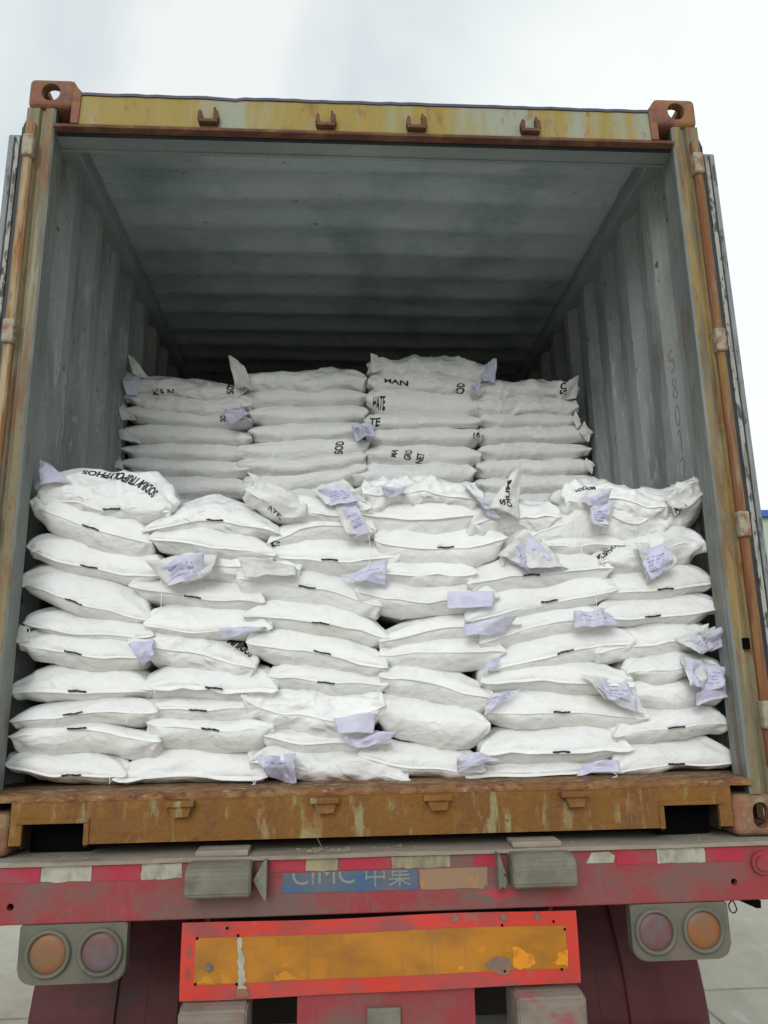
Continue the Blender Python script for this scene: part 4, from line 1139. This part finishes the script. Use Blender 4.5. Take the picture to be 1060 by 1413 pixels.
# boxes under the board, centre plate with licence bracket
for x0, x1, m_ in ((-.545, -.367, 'pad'), (.352, .540, 'pad')):
    bm = bmesh.new()
    P = [(YB - .02, -.364), (YB - .052, -.372), (YB - .056, -.385), (YB - .056, -.50), (YB + .10, -.50), (YB + .10, -.364)]
    a = [bm.verts.new((x0, y, z)) for y, z in P]; b_ = [bm.verts.new((x1, y, z)) for y, z in P]
    bm.faces.new(a); bm.faces.new(b_[::-1])
    for i in range(len(P)):
        bm.faces.new((a[i], b_[i], b_[(i + 1) % len(P)], a[(i + 1) % len(P)]))
    bmesh.ops.bevel(bm, geom=list(bm.edges), offset=.006, segments=3, affect='EDGES')
    bmobj('underrun_box', bm, M['padred'], T_)
bx('centre_plate', T_, M['tred'], -.238, .247, YB + .004, YB + .02, -.60, -.32, .002)
lp = bx('plate_bracket', T_, M['pad'], -.050, .042, YB - .012, YB + .002, -.46, -.394, .006, 3)
bm = bmesh.new()
for x in (-.034, .028):
    cyl(bm, (x, YB - .013, -.445), (0, 1, 0), .003, .004, 10)
bmobj('screw', bm, M['black'], lp)
bx('underrun_beam', T_, M['tred'], -1.0, 1.0, .12, .24, -.74, -.62, .01)
# chassis rails, cross members, wheels, mudguards
for sx in (-1, 1):
    bm = bmesh.new()
    xc = sx * .50
    box(bm, xc - .07, xc + .07, .06, 6, -.035, -.02)
    box(bm, xc - .006, xc + .006, .06, 6, -.42, -.036)
    box(bm, xc - .07, xc + .07, .06, 6, -.435, -.421)
    bmobj('chassis_rail', bm, M['guard'], T_)
bm = bmesh.new()
for y in (.25, .9, 1.7, 2.5):
    box(bm, -1.2, 1.2, y, y + .06, -.12, -.016)
box(bm, -.49, .49, .42, .44, -.60, -.13)
bmobj('cross_member', bm, M['dark'], T_)
for sx in (-1, 1):
    for yc in (1.15, 2.46):
        # mudguard: curved ribbed skin over the wheel
        bm = bmesh.new()
        xs_ = []
        x = .63
        ribs = [.63, .655, .66, .76, .765, .775, .86, .865, .875, .985, .99, 1.0, 1.135, 1.15]
        dep = [.0, .0, .012, .012, 0, 0, 0, .012, .012, 0, 0, 0, .0, -.02]
        ns = 30
        grid = []
        for k in range(ns + 1):
            a = math.radians(190 - 200 * k / ns)
            row = []
            for xx, dd in zip(ribs, dep):
                R_g = .66 + dd
                row.append(bm.verts.new((sx * xx, yc + R_g * math.cos(a), -.78 + R_g * math.sin(a))))
            grid.append(row)
        for k in range(ns):
            for q in range(len(ribs) - 1):
                bm.faces.new((grid[k][q], grid[k][q + 1], grid[k + 1][q + 1], grid[k + 1][q]))
        ret = bmesh.ops.solidify(bm, geom=list(bm.faces), thickness=.004)
        mg = bmobj('mudguard', bm, M['guard'], T_)
        bm = bmesh.new()
        box(bm, *sorted((sx * .62, sx * 1.13)), yc - .69, yc - .665, -.72, -.675, .004)
        bmobj('mudguard_lip', bm, M['guard'], mg)
        bm = bmesh.new()
        for x0 in (.66, .90):
            sg = 48
            prof = [(x0, .36), (x0 + .005, .46), (x0 + .03, .505), (x0 + .06, .515), (x0 + .065, .502), (x0 + .085, .502), (x0 + .09, .517), (x0 + .125, .517), (x0 + .13, .502), (x0 + .15, .502), (x0 + .155, .515), (x0 + .185, .505), (x0 + .21, .46), (x0 + .215, .36)]
            rings = [[bm.verts.new((sx * px_, yc + r_ * math.cos(2 * math.pi * k / sg), -.785 + r_ * math.sin(2 * math.pi * k / sg))) for k in range(sg)] for px_, r_ in prof]
            for i in range(len(rings) - 1):
                for k in range(sg):
                    bm.faces.new((rings[i][k], rings[i][(k + 1) % sg], rings[i + 1][(k + 1) % sg], rings[i + 1][k]))
        wh = bmobj('wheel', bm, M['tyre'], T_, smooth=True)
        bm = bmesh.new()
        cyl(bm, (sx * .88, yc, -.785), (1, 0, 0), .358, .40, 40)
        cyl(bm, (sx * 1.05, yc, -.785), (1, 0, 0), .12, .16, 20)
        bmobj('rim', bm, M['lampbox'], wh)
bm = bmesh.new()
for yc in (1.15, 2.46):
    cyl(bm, (0, yc, -.785), (1, 0, 0), .07, 1.5, 16)
bmobj('axle', bm, M['dark'], T_)

# straw and grit on the deck edge and threshold
bm = bmesh.new()
rr = random.Random(12)
for k in range(80):
    if k < 60:
        cx = rr.gauss(-.17, .05); y = rr.uniform(-.055, .0); z = -.001
    else:
        cx = rr.uniform(-1.0, 1.0); y = rr.uniform(-.05, .02); z = -.001
    a = rr.uniform(0, math.pi); l_ = rr.uniform(.003, .016)
    p0 = Vector((cx, y, z + rr.random() * .002)); p1 = p0 + Vector((math.cos(a) * l_, math.sin(a) * l_ * .5, rr.random() * .004))
    tube(bm, [p0, p1], rr.uniform(.0006, .0013), 4)
tube(bm, smooth_path([(-.17, -.03, 0), (-.178, -.03, .02), (-.19, -.03, .04)], 5), .0006, 4)
o = bmobj('straw', bm, M['straw'])
o['kind'] = 'stuff'

# ------------------------------------------------------------------ sacks
ORD = ['', 'first', 'second', 'third', 'fourth', 'fifth', 'sixth', 'seventh', 'eighth', 'ninth', 'tenth', 'lowest']
COLN = {1: 'leftmost front column', 2: 'second-from-left front column', 3: 'third-from-left front column', 4: 'third-from-right front column',
        5: 'second-from-right front column', 6: 'rightmost front column', 7: 'leftmost rear column', 8: 'second-from-left rear column',
        9: 'second-from-right rear column', 10: 'rightmost rear column'}
FD = {}
for f in FLAPS: FD.setdefault((f[0], f[1]), []).append(f)
TD = {}
for f in TEXTS: TD.setdefault((f[0], f[1]), []).append(f)
HD = {}
for f in THREADS: HD.setdefault((f[0], f[1]), []).append(f)

def sack(ci, ri, Yf, L, R, zt, zs, zb, opt):
    back = ci > 6
    key = (ci, ri)
    seed = ci * 37 + ri * 11
    rs = np.random.RandomState(seed)
    D = 0.42 if back else 0.74
    crum = opt.get('c', 1.0 if not back else 1.28)
    tags = [f for f in FD.get(key, []) if f[2] == 't']
    txt = TD.get(key, [])
    feat = []
    if tags: feat.append('lilac tag')
    if txt: feat.append('black lettering')
    if not feat:
        feat.append('black seam mark' if opt.get('dash') else ('wrinkled loose end' if crum > 1.5 else 'plain face'))
    label = '%ssack with %s, %s from top in %s' % ('crumpled ' if crum > 1.9 else 'white ', ' and '.join(feat), ORD[ri + (1 if back else 0)], COLN[ci])
    cx = (L[0] + R[0]) / 2
    base = (cx, Yf + D / 2, min(zb, L[1], R[1]))
    root = thing('woven_sack', label, 'sack', base, 'white sacks stacked across the front of the container' if not back else 'white sacks stacked deeper in the container')
    B0 = Vector(base)
    nu = 90 if crum > 1.3 else 72
    us = np.sin(np.linspace(-math.pi / 2, math.pi / 2, nu + 1) * 0.98) / math.sin(math.pi / 2 * .98)
    us = 0.45 * us + 0.55 * np.linspace(-1, 1, nu + 1)
    ds = np.concatenate([[0, .004, .009, .015, .022, .030, .039, .049, .060, .073, .088, .105, .125, .15], np.linspace(.18, D - .12, 8), D - np.array([.09, .06, .04, .022, .01, .0])])
    nv = len(ds)
    p1, p2 = rs.uniform(3.0, 4.8), rs.uniform(3.6, 6)
    q1, q2 = rs.uniform(.36, .55), rs.uniform(.32, .46)
    if back:
        zt = zt + .012; zb = zb - .010; L = (max(L[0] - .012, -1.16), L[1]); R = (min(R[0] + .012, 1.16), R[1])
    if not back:
        ex = .014
        L = (max(L[0] - ex, -1.165 if Yf > .13 else -1.135), L[1]); R = (min(R[0] + ex, 1.165), R[1])
        zt = zt + .004; zb = max(zb - .010, .1685)
    if opt.get('smooth'): q1 = q2 = .45
    if back: q1, q2 = rs.uniform(.4, .62), rs.uniform(.34, .48); p1, p2 = rs.uniform(2.6, 4.6), 5
    if opt.get('peak'): p1 = p2 = 1.8; q1 = q2 = .8
    U, Dd = np.meshgrid(us, ds, indexing='ij')
    # mid (seam) line through both tips and the measured middle
    zl, zr = L[1], R[1]
    mid = (zl + zr) / 2
    bow = zs - mid
    ph = rs.uniform(0, 6)
    def seam(u, d):
        fall = 1.0
        s = zl + (zr - zl) * (u + 1) / 2 + bow * (1 - np.abs(u) ** 2.2)
        return s + 0.004 * crum * np.sin(u * 5 + ph) * (1 - u * u)
    w1 = rs.uniform(.085, .125) * (1.35 if back else 1)
    pw = .62 if not back else .5
    def prof(d):
        a = np.clip(np.minimum(d / w1, (D - d) / .08), 0, 1)
        return (1 - (1 - a) ** 2.1) ** pw
    def end(u, p, q):
        return np.clip(1 - np.abs(u) ** p, 0, 1) ** q
    lt = lambda u: (zt - (mid + bow)) * end(u, p1, q1)
    lb = lambda u: ((mid + bow) - zb) * end(u, p2, q2)
    x0, x1 = L[0], R[0]
    pull = .022 if not back else .012
    def lip_y(u):
        return Yf + pull * (1 - np.abs(u) ** 3) * .6 + .006 * np.sin(u * 4 + ph)
    X = x0 + (x1 - x0) * (U + 1) / 2
    # side edges tuck in behind the pointed corners
    tuck = np.exp(-(Dd / .12)) if not back else np.exp(-(Dd / .2))
    X = cx + (X - cx) * (0.955 + 0.045 * tuck)
    ly = lip_y(U)
    Y = ly + Dd * (D - (ly - Yf)) / D
    S_ = seam(U, Dd)
    F_ = prof(Dd)
    lowf = (1 - (1 - np.clip(np.minimum(Dd / (w1 * .8), (D - Dd) / .08), 0, 1)) ** 2.1) ** (pw * 1.0)
    ZT = S_ + lt(U) * F_
    ZB = S_ - lb(U) * lowf
    n1 = (nu + 1) * nv
    top = np.stack([X, Y, ZT], -1).reshape(-1, 3)
    bot = np.stack([X, Y, ZB], -1).reshape(-1, 3)
    V = np.concatenate([top, bot])
    border = np.zeros((nu + 1, nv), bool); border[0] = border[-1] = True; border[:, 0] = border[:, -1] = True
    bmap = np.arange(n1) + n1
    bmap[border.ravel()] = np.arange(n1)[border.ravel()]
    faces = []
    ii, jj = np.meshgrid(np.arange(nu), np.arange(nv - 1), indexing='ij')
    a = (ii * nv + jj).ravel(); b = ((ii + 1) * nv + jj).ravel(); c = ((ii + 1) * nv + jj + 1).ravel(); d = (ii * nv + jj + 1).ravel()
    ft = np.stack([a, b, c, d], 1)
    fb = np.stack([bmap[d], bmap[c], bmap[b], bmap[a]], 1)
    Fc = np.concatenate([ft, fb])
    used = np.zeros(2 * n1, bool); used[Fc.ravel()] = True
    ren = np.cumsum(used) - 1
    V = V[used]; Fc = ren[Fc]
    me = bpy.data.meshes.new('sack_body')
    me.from_pydata(V.tolist(), [], Fc.tolist())
    me.update()
    # normals -> wrinkles
    nr = np.empty(len(V) * 3, np.float32); me.vertices.foreach_get('normal', nr); nr = nr.reshape(-1, 3)
    isb = np.concatenate([border.ravel(), border.ravel()])[used]
    depth = np.clip((V[:, 1] - Yf) / .03, 0, 1)
    mask = np.where(isb, 0.0, 1.0) * (.25 + .75 * depth)
    so_ = seed * 1.37
    P = V + so_
    # large dents, drape folds running from the corners, fine creases
    amp = crum
    dsp = (fbm(P * np.array([7, 7, 9]), 3) - .5) * .020 * min(amp, 2.0)
    ul = np.abs((V[:, 0] - cx) / ((x1 - x0) / 2))
    for tip, zz in ((x0, zl), (x1, zr)):
        rx = V[:, 0] - tip; rz = V[:, 2] - zz
        rad = np.sqrt(rx ** 2 + rz ** 2 + (V[:, 1] - Yf) ** 2 * .5) + 1e-4
        th = np.arctan2(rz, np.abs(rx)) + .6 * (V[:, 1] - Yf) / .1
        dsp += .0095 * amp * np.sin(th * 9 + ph + 3 * vnoise(P * 9)) * np.exp(-rad / .085) * np.clip(rad / .03, 0, 1)
    ang = rs.uniform(-.9, .9)
    ca, sa = math.cos(ang), math.sin(ang)
    Q = np.stack([P[:, 0] * ca + P[:, 2] * sa, P[:, 1] * .7, -P[:, 0] * sa + P[:, 2] * ca], 1)
    rd = ridge(Q * np.array([6, 9, 22])) ** 4
    dsp += (rd - .2) * .0055 * amp * fbm(P * 4, 2) * 1.6
    ang = rs.uniform(-.6, .6); ca, sa = math.cos(ang), math.sin(ang)
    Q = np.stack([P[:, 0] * ca + P[:, 2] * sa, P[:, 1] * .8, -P[:, 0] * sa + P[:, 2] * ca], 1)
    dsp += ridge(Q * np.array([8, 6, 15]) + fbm(P * 5, 2)[:, None]) ** 7 * .0045 * amp ** 1.5 * np.clip(vnoise(P * 5 + 40) * 2 - .5, 0, 1)
    if crum > 1.3:
        ang = rs.uniform(-1.2, 1.2); ca, sa = math.cos(ang), math.sin(ang)
        Q = np.stack([P[:, 0] * ca + P[:, 2] * sa, P[:, 1], -P[:, 0] * sa + P[:, 2] * ca], 1)
        dsp += (ridge(Q * np.array([5, 9, 17]) + fbm(P * 5, 2)[:, None] * 1.2) ** 1.6 - .4) * .017 * (crum - 1)
    V = V + nr * (dsp * mask)[:, None]
    # lip itself wanders
    V[:, 2] += np.where(V[:, 1] < Yf + .06, (vnoise(np.stack([V[:, 0] * 11 + so_, V[:, 0] * 0, V[:, 0] * 0], 1)) - .5) * .006 * crum * (1 - ul ** 4) * np.clip(1 - (V[:, 1] - Yf) / .06, 0, 1), 0)
    lipP = V[:0]
    Vl = V - np.array(base)
    me.vertices.foreach_set('co', Vl.astype(np.float32).ravel())
    me.update()
    me.materials.append(M['sackb'] if crum > 1.45 else M['sack'])
    me.polygons.foreach_set('use_smooth', [True] * len(me.polygons))
    body = link('sack_body', me, root)
    bvh = None
    # ---- sewn hem along the front lip
    xsl = np.linspace(-1, 1, 61)
    sz = seam(xsl, 0) + (vnoise(np.stack([(x0 + (x1 - x0) * (xsl + 1) / 2 - 0) * 11 + so_, xsl * 0, xsl * 0], 1)) - .5) * .006 * crum * (1 - np.abs(xsl) ** 4)
    sx_ = x0 + (x1 - x0) * (xsl + 1) / 2
    sy = lip_y(xsl)
    if not back and not opt.get('smooth'):
        wide = .016 if opt.get('hem') == 2 else rs.uniform(.007, .011)
        ang = math.radians(rs.uniform(-66, -25))
        bm = bmesh.new()
        prev = None
        for i in range(61):
            k_ = min(1, (1 - abs(xsl[i])) * 9 + .25)
            a_ = ang + .9 * (_LAT[seed % 32, 3, (i // 6) % 32] * (1 - (i % 6) / 6) + _LAT[seed % 32, 3, (i // 6 + 1) % 32] * (i % 6) / 6 - .5)
            dx, dz = -math.cos(a_) * wide * k_, math.sin(a_) * wide * k_
            nx_, nz_ = math.sin(a_) * .0011, math.cos(a_) * .0011
            p = Vector((sx_[i], sy[i] + .003, sz[i]))
            ring = [bm.verts.new(p + Vector((0, q[0], q[1]))) for q in [(0, .0016), (dx - nx_ * 0, dz + .0011), (dx, dz - .0011), (0, -.0016)]]
            if prev:
                for k in range(4):
                    bm.faces.new((prev[k], prev[(k + 1) % 4], ring[(k + 1) % 4], ring[k]))
            else:
                bm.faces.new(ring)
            prev = ring
        bm.faces.new(prev[::-1])
        bmobj('hem', bm, M['hem'], root, smooth=False)
        if opt.get('dash'):
            bm = bmesh.new()
            c0 = 30 + int(rs.randint(-5, 4))
            prev = None
            hw = .0026 if not opt.get('hem') else .003
            for i in range(14):
                xx = sx_[c0] + (i / 13 - .5) * .056
                uu = (xx - x0) / (x1 - x0) * 2 - 1
                zz = float(np.interp(uu, xsl, sz)) - .0025 + .0012 * (rs.rand() - .5) + .0012 * math.sin(i * .5 + ph)
                yy = float(np.interp(uu, xsl, sy)) - wide * .85 - .0015
                h_ = hw * (.75 + .5 * rs.rand())
                ring = [bm.verts.new((xx, yy, zz + h_)), bm.verts.new((xx, yy + .001, zz - h_)), bm.verts.new((xx, yy + .004, zz - h_)), bm.verts.new((xx, yy + .004, zz + h_))]
                if prev:
                    for k in range(4):
                        bm.faces.new((prev[k], prev[(k + 1) % 4], ring[(k + 1) % 4], ring[k]))
                else:
                    bm.faces.new(ring)
                prev = ring
            bm.faces.new(prev[::-1])
            bmobj('seam_mark', bm, M['ink'], root)
    # ---- loose flaps and paper tags
    XV, XF = V.tolist(), Fc.tolist()
    for (_, _, kind, Pq, lines, cr_) in FD.get(key, []):
        TL, TRt, BR, BL = [Vector(p) for p in Pq]
        nn = 18
        g = np.linspace(0, 1, nn + 1)
        A_, Bm = np.meshgrid(g, g, indexing='ij')      # A across, B down
        tl, tr_, br, bl = [np.array(p) for p in (TL, TRt, BR, BL)]
        P0 = (tl[None, None] * ((1 - A_) * (1 - Bm))[..., None] + tr_ * (A_ * (1 - Bm))[..., None] + br * (A_ * Bm)[..., None] + bl * ((1 - A_) * Bm)[..., None]).reshape(-1, 3)
        nrm = Vector(np.cross(tr_ - tl, bl - tl)).normalized()
        if nrm.y > 0: nrm = -nrm
        nv_ = np.array(nrm)
        o_ = seed * .77 + len(Pq) + float(tl[0]) * 31
        size = float(np.linalg.norm(tr_ - tl) + np.linalg.norm(bl - tl)) / 2
        e = ridge(P0 * 15 + o_) ** 1.2
        e2 = ridge(P0 * 52 + o_ * 2) ** 2
        fa = rs.uniform(0, 3.14)
        fold = np.abs(((A_ - .5) * math.cos(fa) + (Bm - .5) * math.sin(fa)).ravel() + rs.uniform(-.15, .15))
        fb = rs.uniform(0, 3.14)
        fold2 = np.abs(((A_ - .5) * math.cos(fb) + (Bm - .5) * math.sin(fb)).ravel() + rs.uniform(-.3, .3))
        dd = ((e - .45) * .040 + (e2 - .3) * .008 - fold * .05 + fold2 * .035) * cr_ * min(1, size / .09)
        side = (fbm(P0 * 16 + o_ + 9, 2) - .5) * .014 * cr_ * min(1, size / .09)
        side2 = (fbm(P0 * 16 + o_ + 29, 2) - .5) * .014 * cr_ * min(1, size / .09)
        P1 = P0 + nv_[None] * (dd * .8 + .006)[:, None]
        P1[:, 0] += side; P1[:, 2] += side2
        bm = bmesh.new()
        th = .0005
        va = [bm.verts.new(p) for p in P1.tolist()]
        vb = [bm.verts.new(p) for p in (P1 - nv_[None] * th * 2).tolist()]
        W = nn + 1
        for i in range(nn):
            for j in range(nn):
                q = (i * W + j, (i + 1) * W + j, (i + 1) * W + j + 1, i * W + j + 1)
                bm.faces.new([va[t] for t in q]); bm.faces.new([vb[t] for t in q[::-1]])
        for i in range(nn):
            for (p_, q_) in ((i, i + 1),):
                for s0, s1 in ((p_ * W, q_ * W), (p_ * W + nn, q_ * W + nn), (p_, q_), (nn * W + p_, nn * W + q_)):
                    bm.faces.new((va[s0], va[s1], vb[s1], vb[s0]))
        if kind == 'w':
            b0 = len(XV)
            XV += P1.tolist()
            XF += [[b0 + i * W + j, b0 + (i + 1) * W + j, b0 + (i + 1) * W + j + 1, b0 + i * W + j + 1] for i in range(nn) for j in range(nn)]
        fl = bmobj('paper_tag' if kind == 't' else 'loose_corner', bm, (M['tagpale'] if rs.rand() < .4 else M['tag']) if kind == 't' else M['ear'], root, smooth=True)
        if lines:
            G = P1.reshape(W, W, 3)
            def at(a_, b_2):
                i = min(a_ * nn, nn - 1e-3); j = min(b_2 * nn, nn - 1e-3)
                i0, j0 = int(i), int(j); fi, fj = i - i0, j - j0
                return (G[i0, j0] * (1 - fi) * (1 - fj) + G[i0 + 1, j0] * fi * (1 - fj) + G[i0 + 1, j0 + 1] * fi * fj + G[i0, j0 + 1] * (1 - fi) * fj) + nv_ * .0012
            bm = bmesh.new()
            for li in range(lines):
                bb_ = .30 + .55 * li / max(lines, 2)
                a_ = .16
                while a_ < .80:
                    l_ = rs.uniform(.015, .045)
                    hgt = rs.uniform(.035, .075)
                    sk = rs.uniform(-.012, .012)
                    q = [at(a_, bb_), at(a_ + l_, bb_ + sk), at(a_ + l_, bb_ + hgt + sk), at(a_, bb_ + hgt)]
                    vs_ = [bm.verts.new(p) for p in q]
                    bm.faces.new(vs_)
                    a_ += l_ + rs.uniform(.008, .02)
                    if rs.rand() < .12: a_ += .06
            bmobj('printed_lines', bm, M['tagink'], fl)
    # ---- printed lettering, laid on the cloth
    if txt:
        dg = None
        bvh = BVHTree.FromPolygons(XV, XF)
        for (_, _, s, bl_, cl_) in txt:
            bm = text_bm(s, .035)
            bmesh.ops.triangulate(bm, faces=list(bm.faces))
            def q3(p, t):
                p0, p1_, p2_ = [Vector((a[0], 0, a[1])) for a in p]
                pm = p1_ * 2 - (p0 + p2_) / 2
                return p0 * (1 - t) ** 2 + pm * 2 * t * (1 - t) + p2_ * t * t
            for v in bm.verts:
                t_ = v.co.x; h_ = v.co.y
                v.co = q3(bl_, t_).lerp(q3(cl_, t_), h_)
            for _k in range(3):
                es = [e for e in bm.edges if e.calc_length() > .010]
                if not es: break
                bmesh.ops.subdivide_edges(bm, edges=es, cuts=1)
            bmesh.ops.triangulate(bm, faces=list(bm.faces))
            dead = []
            for v in bm.verts:
                cpos = Vector((-0.1274, -2.3693, 0.4396))
                h = bvh.ray_cast(Vector((v.co.x, Yf - .25, v.co.z)), Vector((0, 1, 0)))
                if h[0] is None or h[0].y > Yf + .25:
                    dead.append(v)
                else:
                    v.co = h[0] + Vector((0, -.0016, .0008))
            bmesh.ops.delete(bm, geom=dead, context='VERTS')
            if len(bm.faces):
                bmobj('lettering', bm, M['ink'], root)
            else:
                bm.free(); print('no text', key, s)
    for (_, _, pts) in HD.get(key, []):
        bm = bmesh.new()
        tube(bm, smooth_path(pts, 6), .0012, 5)
        bmobj('thread', bm, M['thread'], root)
    return root

for b in BAGS:
    sack(*b)
print('objects', len(bpy.data.objects))
